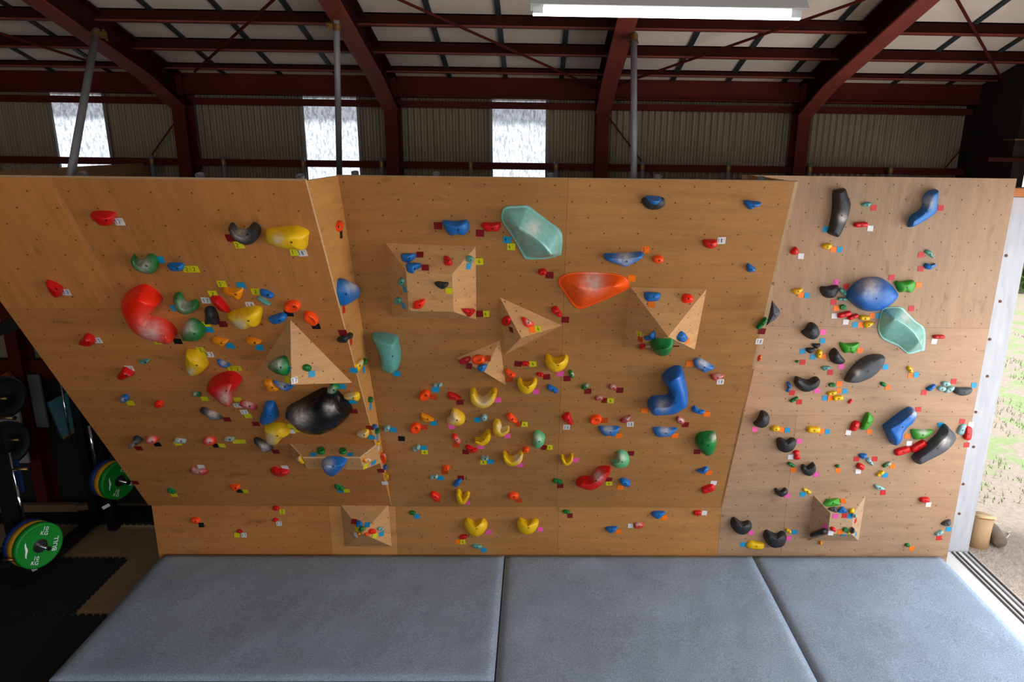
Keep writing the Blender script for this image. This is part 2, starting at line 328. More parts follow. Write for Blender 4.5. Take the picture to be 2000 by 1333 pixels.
def shape(kind, o, s):
    """outline in px and the matching ridge point for every outline point"""
    if kind in 'PFR':
        xs = [p[0] for p in o]; ys = [p[1] for p in o]; size = max(max(xs)-min(xs), max(ys)-min(ys)); n = 28 if size < 20 else 40 if size < 45 else 72
        out = linres(o, n) if kind == 'F' else catmull(o, n)
        if s: S = dense(s, 16) if len(s) > 2 else s
        else: c = (sum(p[0] for p in out)/n, sum(p[1] for p in out)/n); S = [c]
        core = [nearest_on(S, p) for p in out]
        for _ in range(3 if s else 0): core = [tuple((core[i-1][q]+core[i][q]*2+core[(i+1) % n][q])/4 for q in (0, 1)) for i in range(n)]
        return out, core, size
    if kind == 'K':
        D = dense([(p[0], p[1], r*1.14) for p, r in zip(o, s)], 15); out, core = [], []; L, Rr = [], []
        for i, (x, y, r) in enumerate(D):
            a, b = D[max(i-1, 0)], D[min(i+1, len(D)-1)]; dx, dy = b[0]-a[0], b[1]-a[1]; q = hypot(dx, dy) or 1; nx, ny = -dy/q, dx/q
            L.append(((x+nx*r, y+ny*r), (x, y))); Rr.append(((x-nx*r, y-ny*r), (x, y)))
        def capp(i, sgn):
            x, y, r = D[i]; a, b = (D[0], D[1]) if i == 0 else (D[-2], D[-1]); th = atan2(b[1]-a[1], b[0]-a[0])+(0 if i else pi)
            return [((x+r*cos(th+w), y+r*sin(th+w)), (x, y)) for w in (.95, .4, -.4, -.95)]
        allp = L+capp(len(D)-1, 1)+Rr[::-1]+capp(0, 1)
        size = max(p[0][0] for p in allp)-min(p[0][0] for p in allp)
        return [p for p, c in allp], [c for p, c in allp], size
    (x, y), (w, h, r) = o[0], s; n = 24 if max(w, h) < 22 else 32; r = radians(r); e = {'o': 2.15, 'r': 2.1, 'p': 3.6, 'x': 2.4}[kind]; out, core = [], []
    for i in range(n):
        a = 2*pi*i/n; ca, sa = cos(a), sin(a); X = math.copysign(abs(ca)**(2/e), ca)*w/2; Y = math.copysign(abs(sa)**(2/e), sa)*h/2
        if kind == 'x': Y *= .62+.38*min(1, (abs(X)/(w*.27))**2)
        k = max(0, w/2-h/2)*.75; cx = max(-k, min(k, X)); 
        out.append((x+X*cos(r)-Y*sin(r), y+X*sin(r)+Y*cos(r))); core.append((x+cx*cos(r), y+cx*sin(r)))
    return out, core, max(w, h)
GROUPS = {'L': 'holds on the left overhang', 'M': 'holds on the middle wall', 'R': 'holds on the right wall', 'K': 'holds on the kickboard'}
RINGS = (1, .985, .94, .86, .74, .58, .4, .2, 0)
def height(kind, s, bigroof):
    if bigroof:
        if s > .9: return .07
        return .07+.93*(1-s/.9)**.85
    if kind == 'r':
        d = (1-s**3.0)**.5; return d if s > .62 else d*(.68+.32*(s/.62)**3)
    if kind == 'p': return (1-s**3.2)**.5
    if kind == 'F': return (1-s**1.6)**.8
    return (1-s**2.3)**.5
def make_hold(line, parent=None, pname=None):
    wk, col, kind, o, s, d, ch, lab = line.split('|'); P = lambda q: [tuple(map(float, t.split(','))) for t in q.split()]
    o = P(o); s = (P(s) if ',' in s else [float(t) for t in s.split()]) if s else None; d = float(d)/100*.82; ch = P(ch)
    out, core, size = shape(kind, o, s); p0, n, u, v = PL[wk]; roof = kind == 'R'
    O = [hit(wk, *q, d*.28)-n*d*.28 for q in out]; K = [hit(wk, *q, d*.9)-n*d*.9 for q in core]
    c0 = sum(O, V((0, 0, 0)))/len(O); bm = bmesh.new(); rings = []
    RS = (1, .97, .9, .88, .78, .62, .45, .28, .12, 0) if roof else RINGS if size > 20 else (1, .96, .84, .64, .36, 0)
    for q in RS: rings.append([bm.verts.new(b+(a-b)*q+n*(.001+d*height(kind, q, roof))) for a, b in zip(O, K)])
    N = len(O)
    rings.insert(0, [bm.verts.new(a-n*.001) for a in O])
    base = set(rings[0])
    for a, b in zip(rings, rings[1:]):
        for i in range(N): bm.faces.new((a[i], a[(i+1) % N], b[(i+1) % N], b[i]))
    bmesh.ops.remove_doubles(bm, verts=rings[-1], dist=.0015 if size > 20 else .003)
    bmesh.ops.dissolve_degenerate(bm, dist=1e-6, edges=bm.edges)
    be = [e for e in bm.edges if e.is_boundary and all(w not in base for w in e.verts)]
    if be: bmesh.ops.holes_fill(bm, edges=be, sides=0)
    if roof: bmesh.ops.smooth_vert(bm, verts=[w for r_ in rings[4:-1] for w in r_ if w.is_valid], factor=.35, use_axis_x=True, use_axis_y=True, use_axis_z=True)
    lay = bm.verts.layers.float.new('chalk')
    if ch:
        for w in bm.verts:
            x, y = proj(w.co); w[lay] = min(1, sum(math.exp(-((x-a)**2+(y-b)**2)/(r*r)*1.1) for a, b, r in ch)*1.15)
    bm.normal_update(); tree = BVHTree.FromBMesh(bm)
    ob = mesh(pname or 'climbing_hold', bm, holdmat(col), parent, True, c0)
    if parent: return ob
    tag(ob, lab, 'climbing hold', GROUPS.get(wk))
    if size >= 12 and not roof:
        ctr = sum(K, V((0, 0, 0)))/N; w0 = ctr-v*size*.0002+u*size*.0002
        hp = tree.ray_cast(w0+n*.6, -n, 1.0)
        if hp[0]:
            q, hn = hp[0], hp[1].normalized(); hn = hn if hn.dot(n) > 0 else n; b2 = bmesh.new(); r = .0062 if size > 18 else .005
            if kind == 'r' or size > 18: lathe(b2, [(-.004, r), (.0012, r), (.0012, r*.55), (-.002, r*.5)], q, hn, 10)
            else: lathe(b2, [(-.004, r), (.0008, r)], q, hn, 8)
            mesh('bolt', b2, BOLT, ob, False, q)
    return ob
HOLDS="""
L|red|P|175.5,420.4 185.4,415.5 213.5,416.3 225,420.9 222.5,431.2 217.6,439.4 198.6,440.2 187.1,433.1||7||flat-topped red hold near the top left corner
L|red|P|89.7,550 102.9,553.3 119.4,563.2 120.2,576.4 111.2,582.1 101.3,574.7 93.8,563.2||6||red wedge hold nearest the far left edge
L|green|P|256.4,505.4 260.5,500.5 265.4,507.9 277.8,511.2 286.9,501.3 299.3,501.3 307.5,512 307.5,525.2 299.3,534.3 286.1,533.5 271.2,526.9 259.7,517|261.3,507.1 269.6,518.6 291,520.3 299.3,512|8|279.5,517,14.9|green jug above the big red-orange hook
L|blue|P|326.7,517.5 339.9,515.5 357.2,517.2 357.2,527.1 343.2,529.5 331.7,527.1||5||blue half-moon hold with two joined yellow tapes
L|redorange|P|234.9,593 242.3,579.8 255.5,569.9 272,564.1 283.6,565 301.7,576.5 313.3,591.4 303.4,604.6 291.8,616.1 288.5,624.4 305,627.7 326.5,635.9 341.3,652.4 339.7,664 328.1,668.1 313.3,664 293.5,659.8 273.7,650.8 258.8,640.9 247.3,624.4 237.4,606.2|273.7,584.8 268.7,606.2 272,626 285.2,640.9 305,649.1 326.5,654.1|15|295.1,645.8,24.8|big red-orange hook with a chalky arm
L|green|K|347.1,583.1 352,597.1 364.4,603.2 380.1,597.1|7.6 8.6 8.3 7.3|8|359.5,596.3,13.2|green crescent jug with a chalky inside
L|green|P|353.7,652.4 357.8,639.2 369.4,626.8 382.6,629.3 397.4,640.9 399.1,654.1 387.5,665.6 369.4,665.6 356.2,664||10|366.1,639.2,14.9|green dome right of the red-orange hook
L|black|P|399.9,604.6 410.6,601.3 418.9,606.2 425.5,621.1 426.3,634.3 412.3,632.6 399.9,632.6 400.7,617.8||7||black shield-shaped hold beside the green dome
L|red|P|410.9,582.3 424.1,580.7 432.3,586.5 442.2,598 448.8,609.6 443.9,611.2 430.7,606.3 420.8,598||6||long slanted red hold above the black shield
L|amber|P|434.8,566.7 438.9,563.4 453.8,565.8 471.9,564.2 475.2,568.3 470.3,583.2 465.3,585.6 452.1,578.2 437.3,572.4||5||amber bone-shaped hold, left overhang
L|black|P|447.2,442.1 453.8,439.6 460.4,447.9 470.3,452 481.8,450.3 489.2,442.1 496.7,438.8 506.6,447.9 507.4,459.4 498.3,472.6 483.5,477.6 470.3,472.6 458.7,464.4 449.6,451.2|452.9,445.4 462,457.8 478.5,464.4 491.7,461.1 497.5,451.2|9|470.3,456.1,13.2|black crescent jug near the top, left overhang
L|yellow|P|516.5,462.7 519.8,452.8 544.5,448.7 577.5,446.2 600.6,456.1 600.6,469.3 597.3,487.5 580.8,486.6 561,485.8 537.9,480.9 519.8,472.6||10|542.9,467.7,9.9|large yellow hold near the top, left overhang
L|blue|P|507.4,568.3 513.2,566.7 528,571.6 535.4,578.2 530.5,583.2 518.1,580.7 508.2,574.9||4||small blue hold, nearest above the large yellow hold below the amber bone
L|teal|P|501.6,581.5 507.4,580.7 519.8,587.3 528.8,594.7 526.4,597.2 518.1,595.5 508.2,588.9||3||small teal hold, nearest right of the large yellow hold below the amber bone
L|orange|r|570.1,599.7|33 21.5 -5|5||medium orange ring-faced hold, nearest right of the large yellow hold below the amber bone
L|orange|r|607.1,623|33 19 38|5||medium orange ring-faced hold, nearest above the tall triangular wooden volume
L|yellow|P|442.1,616.9 456.1,611.2 479.2,604.6 499,602.1 509.7,607 510.9,617.8 505.6,635.9 492.4,638.4 477.6,643.3 466,640.9 454.5,632.6||10|466,635.9,13.2|large yellow hold below the amber bone
L|blue|P|523.8,622.7 548.5,613.6 558.4,616.1 560.1,622.7 553.5,629.3 537,633.4 530.4,631||5||medium blue hold, nearest right of the large yellow hold below the amber bone
L|amber|P|413.2,664 418.2,660.7 433,663.1 445.4,665.6 442.1,672.2 433.8,678 424.8,673.9 415.7,668.9||4||medium amber hold, nearest below the black shield-shaped hold
L|amber|P|479.5,665.6 485.8,662.3 499,663.1 510.6,668.1 505.6,673 492.4,673.9 482.5,670.6||4||small amber hold, nearest below the large yellow hold below the amber bone
L|yellow|P|361.9,688.7 367.7,687.1 384.2,688.7 394.1,695.3 404,708.5 405.7,716.8 392.5,730 377.6,734.9 367.7,731.6 361.9,718.4 361.1,701.9||9|371,726.7,8.3|yellow boulder hold below the green dome
L|red|P|153.2,671.4 159.8,663.1 164.8,655.7 171.4,654.4 180.4,659 185.4,668.1 179.6,675.5 164.8,675.5||6||medium red hold, nearest below the red wedge hold nearest the far left edge
L|teal|P|270.4,706 280.3,703.6 291.8,701.9 292.6,705.2 281.9,711.5 276.1,711.5||3||small teal hold, nearest below the big red-orange hook with a chalky arm
L|red|P|228.3,738.2 233.2,728.3 240.7,720.1 247.3,720.9 261.3,730 258.8,733.3 247.3,738.2 239,742.3||6||medium red hold, nearest below the big red-orange hook with a chalky arm
L|blue|P|423.1,706 428.1,703.6 438,707.7 449.2,713.5 446.2,717.6 436.3,718.4 428.1,713.5||4|436.3,709.3,6.6|small blue hold, nearest above the large two-lobed red hold
L|red|P|403.8,756.5 409.9,746.6 426.4,736.7 450.8,731.7 469.3,743.3 468.6,751.6 455.8,764.8 452.5,773 452.5,791.2 439.3,789.5 427.7,783.7 421.9,775.5 412.9,768.1|414.5,753.2 434.3,749.9 454.1,748.3 442.6,774.7|13|439.3,778,12.4|large two-lobed red hold below the yellow boulder
L|crimson|p|484.7,792.5|34.7 10.2 18|4|484.7,789.5,9.9|medium red pill-shaped hold, nearest left of the blue thumb-shaped hold
L|black|P|389.8,801.9 396.4,797.8 403,800.2 414.5,805.2 426.1,811 435.1,817.6 431,820 417.8,820.5 407.9,816.7 400.5,808.5 391.4,805.2||5|414.5,811,11.6|medium black hold, nearest below the large two-lobed red hold
L|green|p|384,770.5|17.3 8.3 8|3|380.7,769.7,5|small green pill-shaped hold, nearest left of the large two-lobed red hold
L|blue|o|242.9,779.6|19 13.2 -20|4|238.8,780.9,4.6|small blue round hold, nearest left of the yellow boulder hold
L|redorange|o|309.7,790.8|17.8 12.9 0|4||small orange round hold, nearest below the yellow boulder hold
L|black|P|250.3,873.7 254.5,867.1 261.1,862.1 259.4,857.2 267.7,854.4 277.6,860.5 274.3,863.8 266,867.9 259.4,873.7 252.8,876.1||6|256.9,869.5,6.6|small black hold, nearest left of the large two-lobed red hold
L|redorange|o|295.7,861|23.1 12.9 0|4|294.1,858.8,8.3|small orange round hold, second left of the large two-lobed red hold
L|paleteal|p|351.8,861.8|23.9 7.6 5|3|350.2,860.1,8.3|small pale teal pill-shaped hold, nearest below the yellow boulder hold
L|redorange|o|408.7,862.9|24.8 16.2 0|4|407.9,861.3,6.6|small orange round hold, nearest below the large two-lobed red hold
L|paleteal|p|447.5,858.2|20.6 6.3 0|3|445.9,857.2,6.6|small pale teal pill-shaped hold, nearest left of the blue thumb-shaped hold
L|crimson|P|370,919.9 374.9,914.9 383.2,918.2 396.4,916.6 406.3,922.3 401.3,927.3 388.1,928.1 374.9,924.8||4|384.8,919,9.9|medium red hold, nearest below the large two-lobed red hold
L|green|p|334.9,959.8|17 7.1 18|3||small green pill-shaped hold, nearest below the large two-lobed red hold
L|orange|P|448.3,949.9 458.6,948.3 468,949.1 468,954.6 460.2,959.3 453.9,957.7||4||small orange hold, nearest below the large yellow hold under the blue thumb
L|red|P|527.1,920.7 535.8,914.4 543.7,917.1 556.3,918.4 565.7,922.3 559.4,928.6 546.8,931.3 534.2,927.8||5||medium red hold, nearest below the large yellow hold under the blue thumb
L|blue|P|506.3,819.2 512.9,804.4 517.9,789.5 527.8,787 536,789.5 541,802.7 544.3,814.3 536,824.2 521.2,829.9 509.6,829.1||8||blue thumb-shaped hold left of the black blob
L|yellow|P|515.4,837.4 519.5,834.1 536,830.8 554.2,832.4 565.7,847.3 552.5,855.5 542.6,867.1 532.7,869.5 521.2,865.4 517,852.2||9|527.8,858.8,11.6|large yellow hold under the blue thumb
L|gloss|P|555.8,809.3 562.4,801.1 577.3,792.8 602,779.6 626.8,767.2 641.6,767.2 656.5,771.4 671.3,786.2 685.3,802.7 684.5,811 673,824.2 658.1,835.7 638.3,845.6 623.5,849.7 602,847.3 585.5,839 572.3,827.5 560.8,819.2|583.9,812.6 611.9,809.3 648.2,802.7|17|586.3,814.3,18.2 643.3,799.4,9.9|big glossy black blob on the left overhang
L|green|P|635.8,764.8 641.6,758.2 649.9,748.3 656.5,749.9 663.1,756.5 658.1,764.8 648.2,770.5 638.3,768.9||6|644.9,763.1,8.3|small green hold, nearest above the big glossy black blob on the left overhang
L|yellow|P|670.5,775.5 677.9,771.4 692.8,768.1 701,770.5 702.7,779.6 699.4,782.9 687.8,779.6 674.6,779.6||5|682.9,773.8,8.3|medium yellow hold, nearest right of the big glossy black blob on the left overhang
L|amber|P|514.6,746.6 521.2,744.1 531.1,744.1 541,754.9 545.1,763.1 524.5,767.2 519.5,759.8||4||small amber hold, nearest below the green nub on the tall triangular volume
L|blue|P|531.9,744.1 544.3,747.4 567.4,751.6 575.6,752.9 565.7,762.3 554.2,763.1 541,754.9||5|549.2,754.9,9.9|medium blue hold, nearest below the green nub on the tall triangular volume
L|black|P|494.8,860.5 500.5,856.8 511.3,861.3 524.5,870.4 533.5,877 527.8,881.9 519.5,884.1 511.3,881.9 505.5,872 497.2,865.4||6|514.9,875.3,10.2|medium black hold, nearest left of the large yellow hold under the blue thumb
L|yellow|P|696.1,848.1 706,843.1 717.5,840.7 720.8,845.6 718.3,853.9 709.3,855.5 699.4,852.2||5|704.3,848.9,9.9|small yellow hold, nearest right of the wide flat wooden volume
L|black|P|657.4,664.8 664,659 673.9,656.5 679.7,659 678.1,668.1 664,668.9||4||small black hold, nearest right of the tall triangular wooden volume
V2f|blue|P|627.6,906.7 636.7,898.4 659.8,897.6 676.3,900.9 675.4,906.7 666.4,918.2 654.8,928.9 646.6,930.6 636.7,924.8 630.9,914.9|638.3,906.7 654.8,908.3|9|640,906.7,11.6|blue ribbed hold under the wide flat volume
L|green|p|662.6,953|19.7 7.2 22|3||small green pill-shaped hold, nearest below the blue ribbed hold
V2t|green|r|626.8,880.3|16.5 13.2 0|3||small green ring-faced hold, nearest left of the wide flat wooden volume
V2t|green|r|669.7,881.1|15.7 11.9 0|3||small green ring-faced hold, nearest right of the wide flat wooden volume
V2r|amber|o|717.5,899.2|16.5 10.2 -8|3|720.8,896.8,6.6|small amber round hold, nearest right of the wide flat wooden volume
V2l|yellow|P|578.1,896.8 583.9,891 590.5,902.5 592.9,906.7 588,905||3|579.7,895.9,5|small yellow hold, nearest below the large yellow hold under the blue thumb
V1a|green|P|523.8,715.1 532,705.2 543.6,697.8 553.5,697 559.2,711.8 559.2,726.7 555.1,734.9 540.3,730 527.1,720.9||8|538.6,710.2,11.6|green nub on the tall triangular volume
V1b|green|o|600.5,719.2|17.3 14 10|3||small green round hold, nearest right of the tall triangular wooden volume
S|orange|o|664.3,441.7|11.7 22.5 5|3||small orange round hold, nearest right of the large yellow hold near the top
S|blue|P|667.6,544.8 684.5,549.3 695.8,556 702.5,567.3 700.3,580.8 689,589.8 673.3,597.7 667.6,585.3 664.3,567.3||8|689,556,13.5|blue wedge on the narrow side panel
S|black|o|684,656.3|9 14 20|3||tiny black round hold, nearest left of the faceted teal horn
S|yellow|P|696.4,712.5 702,702.4 708.8,701.3 708.8,710.3 703.8,721.5 699.3,726||3|706.5,708,5.6|small yellow hold, nearest left of the faceted teal horn
S|green|o|712.8,706.9|8.1 13.5 10|3||tiny green round hold, nearest left of the faceted teal horn
S|green|o|724.5,781.1|8.1 12.4 5|3||tiny green round hold, nearest below the faceted teal horn
S|blue|o|732.4,834|7.7 10.8 0|3||tiny blue round hold, nearest right of the wide flat wooden volume
S|green|o|737.8,841.9|6.8 13.1 15|3||tiny green round hold, nearest right of the blue ribbed hold
S|yellow|o|739.1,866.7|5.4 9 0|2||tiny yellow round hold, nearest right of the blue ribbed hold
S|orange|P|745.9,885.2 750.5,885.2 752.5,893.5 751.4,906.7 748.9,902.5 746.4,893.5||4|752.5,888.5,4.1|small orange hold, nearest right of the wide flat wooden volume
S|blue|o|752.7,913.3|5 11.6 0|3||tiny blue round hold, nearest right of the blue ribbed hold
S|yellow|o|755.6,930.6|3.6 13.2 -8|3||tiny yellow round hold, nearest above the pyramid volume on the kickboard
K|orange|o|381.4,1017.6|18.6 12 5|4||small orange round hold, second below the large yellow hold under the blue thumb
K|red|o|538.9,993.7|13.4 9.5 10|3||tiny red round hold, second left of the blue ribbed hold
K|red|o|537.4,1016.5|11.3 7.2 0|3||tiny red round hold, nearest below the wide flat wooden volume
K|crimson|o|468,1038.6|11.8 7.1 15|3||tiny red round hold, fourth below the large yellow hold under the blue thumb
V3t|blue|P|694.9,1020.8 699.6,1016 708.3,1022.3 707.5,1027.4 701.2,1029.4 695.7,1027.9||3||tiny blue hold, nearest left of the pyramid volume on the kickboard
V3l|green|o|705.1,1034.2|8.7 9.8 0|3||tiny green round hold, nearest left of the pyramid volume on the kickboard
V3l|amber|o|700.9,1043.6|5.7 5.7 0|2||tiny amber round hold, nearest below the pyramid volume on the kickboard
V3r|orange|o|716.2,1044.4|9.5 6.9 0|3||tiny orange round hold, nearest below the pyramid volume on the kickboard
V3r|redorange|o|727.7,1038.9|14.5 10.4 -5|4||tiny orange round hold, nearest right of the pyramid volume on the kickboard
V3r|paleteal|o|743.7,1033.7|13.4 8.2 5|3||tiny pale teal round hold, nearest right of the pyramid volume on the kickboard
M|blue|P|863.8,436.1 870.4,432.5 888.5,434.5 905,432 913.3,433.6 916.9,446 908.3,459.2 893.5,458.4 881.9,461.2 872,454.3||7||large blue hold near the top of the middle wall
M|red|P|938.8,441.9 944.6,436.1 961.1,436.9 976,435.3 978,441.1 973.5,451.8 961.1,451.8 951.2,453.4 943,446.8||5||medium red hold, nearest right of the large blue hold high on the middle wall
M|bigteal|R|978.2,429.5 984.8,410.5 1009.5,407.2 1031,407.2 1045.8,418 1072.2,437.8 1097,459.2 1097,498.8 1090.4,503.8 1067.3,510.4 1029.3,511.2 1021.1,503.8 1011.2,485.6 999.6,465.8 984.8,444.4|1014.5,444.4 1037.6,457.6 1057.4,472.4 1075.5,495.5|16|1040.9,446,14.9|big translucent teal hold, middle wall
M|red|o|1059.8,532.1|17.8 12.4 0|4||small red round hold, nearest below the big translucent teal hold on the middle wall
M|blue|P|1180.3,505.4 1182.8,498 1217.4,497.2 1253.7,494.4 1257,500.5 1248.8,507.1 1224,521.1 1214.1,519.4 1186.1,509.5|1199.3,504.6 1220.7,508.7 1238.9,502.9|8|1220.7,502.9,16.5|blue wing-shaped hold near the top, middle wall
M|orange|o|1285.7,507.4|21.9 14.6 0|4||small orange round hold, nearest right of the blue wing-shaped hold near the top
M|bigorange|R|1091.2,559 1092,550 1103.6,541.7 1121.7,537.6 1149.8,536.8 1191,539.2 1217.4,544.2 1227.3,552.4 1230.6,561.5 1224,570.6 1191,586.3 1149.8,603.6 1134.9,608.2 1123.4,604.4 1111.8,589.6 1100.3,573.1|1131.6,559.9 1149.8,568.1 1182.8,559.9 1199.3,558.2|14|1158,550,21.5|big orange fin, middle wall
M|black|P|1252.7,392.3 1260.8,386.6 1277,387.2 1295.2,387.2 1299.7,398.4 1291.2,407.5 1275,410.5 1260.8,405.5||5||blue-and-black twin hold at the top, middle wall
M|blue|P|1453.2,393.3 1469.4,393.9 1486.7,396.3 1485.7,401.4 1473.5,405.5 1466.4,409.5 1459.3,406.5||5||medium blue hold, nearest left of the tall black slab near the top
M|red|P|1373.2,470.7 1386.4,469.7 1400.6,470.7 1399.6,481.4 1388.4,485.9 1376.3,481.8||5||small red hold, nearest right of the blue-and-black twin hold at the top
M|blue|P|1459.3,517.9 1463.4,516.3 1476.5,526 1471.5,531.1 1461.3,531.7 1458.3,524||4||small blue hold, nearest above the dark triangular hold
V4t|blue|P|782.6,497.2 792.8,496 812.6,496.3 810.1,502.9 799.4,511.2 794.5,511.7 785.4,507.9||5||small blue hold, nearest above the box-shaped wooden volume
V4t|blue|P|793.1,515.3 806,514 822.5,515.3 821.7,521.1 811,526.9 806,532.1 796.1,530.2 793.1,523.6||5||small blue hold, nearest left of the box-shaped wooden volume
V4t|red|P|866.2,502.1 870.4,499.1 878.6,503.8 883.6,512.8 878.6,517.3 868.7,516.1 866.2,508.7||4||small red hold, nearest above the box-shaped wooden volume
V4f|black|P|848.1,554.1 855.5,551.1 865.4,552.4 875.3,553.3 874.5,559 865.4,565.1 855.5,561.5||4||small black hold, nearest right of the box-shaped wooden volume
V4f|redorange|P|806,597.1 809.3,590.5 827.5,585.9 829.9,590.5 822.5,602.1 807.7,603.7||4||small orange hold, nearest below the box-shaped wooden volume
V4l|teal|r|783.2,550.8|11.9 14.5 0|3||tiny teal ring-faced hold, nearest left of the box-shaped wooden volume
V4l|teal|r|776.6,588.3|14 14.5 0|3||tiny teal ring-faced hold, nearest right of the blue wedge on the narrow side panel
V4r|teal|o|918.7,506.7|14 13.5 10|4||tiny teal round hold, nearest below the large blue hold high on the middle wall
V4r|red|P|904.7,607.9 907,603.6 927.3,604.2 926.5,609.5 917.4,619.4 913.3,616.9||4||small red hold, nearest right of the box-shaped wooden volume
V5a|red|r|988.1,627.7|17.3 19.5 0|3||small red ring-faced hold, nearest left of the upper three-sided volume
V5b|redorange|P|1018.6,621.1 1023.5,619.4 1031,626 1040.9,629.3 1042.5,635.9 1032.6,639.2 1026,636.7 1021.9,629.3||4|1032.6,628.5,5.8|small orange hold, nearest above the upper three-sided volume
M|red|P|1076.3,607.9 1078.8,602.1 1087.1,599.6 1092,606.2 1098.6,616.9 1092,620.2 1083.8,614.5||5||small red hold, nearest right of the upper three-sided volume
V6a|crimson|P|895.9,706.9 901.7,700.3 916.6,696.1 918.2,703.6 910,710.2 900.9,712.6||3||small red hold, nearest left of the lower three-sided volume
V6a|orange|r|933.9,702.7|25.6 19.5 -8|4||small orange ring-faced hold, nearest left of the lower three-sided volume
V6a|blue|P|931.4,720.1 934.7,714.3 948.7,711.5 948.3,718.4 942.1,726.7 934.7,725||4||small blue hold, nearest below the lower three-sided volume
M|orange|P|986.7,725 990.8,721.7 997.4,726.7 1007.3,732.4 1005.7,737.4 997.4,736.6 989.2,732.4||4||small orange hold, nearest left of the yellow bowl jug above the banana-shaped one
M|red|o|1026.3,711|16.5 8.6 3|3||small red round hold, nearest above the yellow bowl jug above the banana-shaped one
V7t|blue|P|1258.6,571.4 1277.6,571.4 1290.8,573.8 1287.5,584.6 1275.9,587.5 1262.7,586.2||5||medium blue hold, nearest above the big open pyramid volume
V7t|redorange|P|1332,579.6 1335.3,574.2 1348.5,575 1354.8,582.9 1352.6,589.2 1340.3,591.2 1332.8,587.9||5||small orange hold, nearest right of the big open pyramid volume
V7l|blue|P|1256.1,658.8 1260.2,657.2 1269.3,653.9 1275.9,647.6 1279.2,658 1275.9,663.8 1262.7,665.7||4||small blue hold, nearest left of the green half-dome
V7r|blue|P|1323.8,662.9 1332.8,648.1 1343.2,659.6 1335.3,669.5||4||small blue hold, nearest right of the green half-dome
V7b|green|P|1269.3,675.6 1279.2,669.5 1292.4,667.9 1313.9,669 1315.5,675.3 1308.9,688.5 1292.4,693.5 1279.2,688.5||9||green half-dome under the open pyramid volume
V7b|red|o|1254.1,678.6|13.9 9.2 -15|3||tiny red round hold, nearest left of the green half-dome
M|blue|P|1354.3,709.1 1358.4,702.5 1366.7,701.7 1378.2,706.7 1394.7,718.2 1389.8,723.2 1374.9,728.1 1370,723.2 1358.4,717.4||6|1373.3,708.3,11.6|blue bean hold right of the open pyramid volume
M|red|P|1388.1,734.7 1389.8,732.2 1412.9,732.2 1413.7,736.4 1406.3,740.5 1393.1,743||4|1403,733.1,8.3|small red hold, nearest right of the blue bean hold
M|green|p|1488,632.4|28.1 7.9 -46|4||small green pill-shaped hold, nearest left of the dark triangular hold
E2|charcoal|F|1509.2,587.7 1524.9,608.4 1524.9,614.1 1517,624.1 1497.8,637.6 1504.2,612.7||6||dark triangular hold on the middle wall's right edge
E2|orange|o|1483.5,700.3|7.1 13.5 20|3||tiny orange round hold, nearest below the dark triangular hold
M|paleteal|x|854.8,752.8|18.5 8.6 -3|3||small pale teal two-lobed hold, nearest above the yellow dome with a chalky left face
M|orange|r|829.2,773.5|23.5 18.2 -35|5||small orange ring-faced hold, nearest left of the yellow dome with a chalky left face
M|red|P|873.3,771.3 876.2,767.3 886.9,769.2 899,776.3 899.7,779.9 889.7,782.5 876.2,779.2||4||small red hold, nearest above the yellow dome with a chalky left face
M|yellow|K|923.2,767.8 928.2,780.6 942.5,788.2 956.7,780.6 965,766.8|6 8.6 8 8.3 5.4|9|945.3,782,12.8|yellow banana-shaped jug, largest one, middle wall
M|amber|P|821.3,811.3 824.2,808.7 835.6,812.7 847.7,819.8 845.6,823.4 831.3,824.8 824.9,821.2||4||small amber hold, nearest left of the yellow dome with a chalky left face
M|orange|r|811.3,837.6|21.7 19.7 -35|5||small orange ring-faced hold, second left of the yellow dome with a chalky left face
M|yellow|P|871.9,822.7 878.3,815.5 882.6,802.7 889.7,802 902.6,809.8 908.3,818.4 906.8,826.9 895.4,831.5 884,830.5 875.5,828.4||9|882.6,817,11.4|yellow dome with a chalky left face, middle wall
M|paleteal|o|945.3,817|13.5 12.5 40|4||tiny pale teal round hold, nearest above the yellow curl hold
M|orange|P|988.8,813.4 995.2,808.4 1000.9,811.3 1010.2,824.1 1006.6,826.9 995.2,822.7||5||small orange hold, nearest above the yellow crescent with white inside
M|yellow|K|970.3,829.1 971.3,839.8 979.6,844.8 991,839.5|7.1 8.6 6.6 4|8|981,835.5,10|yellow crescent with white inside, middle wall
M|yellow|K|929.7,860.4 939.6,863.3 949.3,856.9 953.2,849|2.9 6.3 7.7 5.7|8||yellow curl hold beside the white-faced crescent
M|paleteal|x|812.8,876.5|17.1 10.3 -28|4||small pale teal two-lobed hold, nearest left of the yellow dome with a chalky left face
M|redorange|p|891.5,858.3|22.1 8.8 50|4|895.4,859.7,5.7|small orange pill-shaped hold, nearest below the yellow dome with a chalky left face
M|red|P|909,872.6 914,870.4 924,875.4 932.5,879 928.2,884.7 918.3,884.7 911.1,878.3||4||small red hold, nearest below the yellow curl hold
M|paleteal|x|946.8,896.1|16 9.1 0|4||small pale teal two-lobed hold, nearest below the yellow curl hold
M|yellow|K|984.5,887.5 990.2,898.2 1000.9,902.5 1012.3,897.5 1017.8,886.8|3.1 6 6.6 7.1 3.7|8|1010.9,893.9,8.6|yellow open crescent with a chalky right arm
M|orange|o|1027.3,879.7|12.5 11.4 0|4||tiny orange round hold, nearest right of the yellow open crescent with a chalky right arm
M|orange|o|871.2,915.3|14.5 9.4 5|4||tiny orange round hold, nearest above the small yellow crescent near the foot
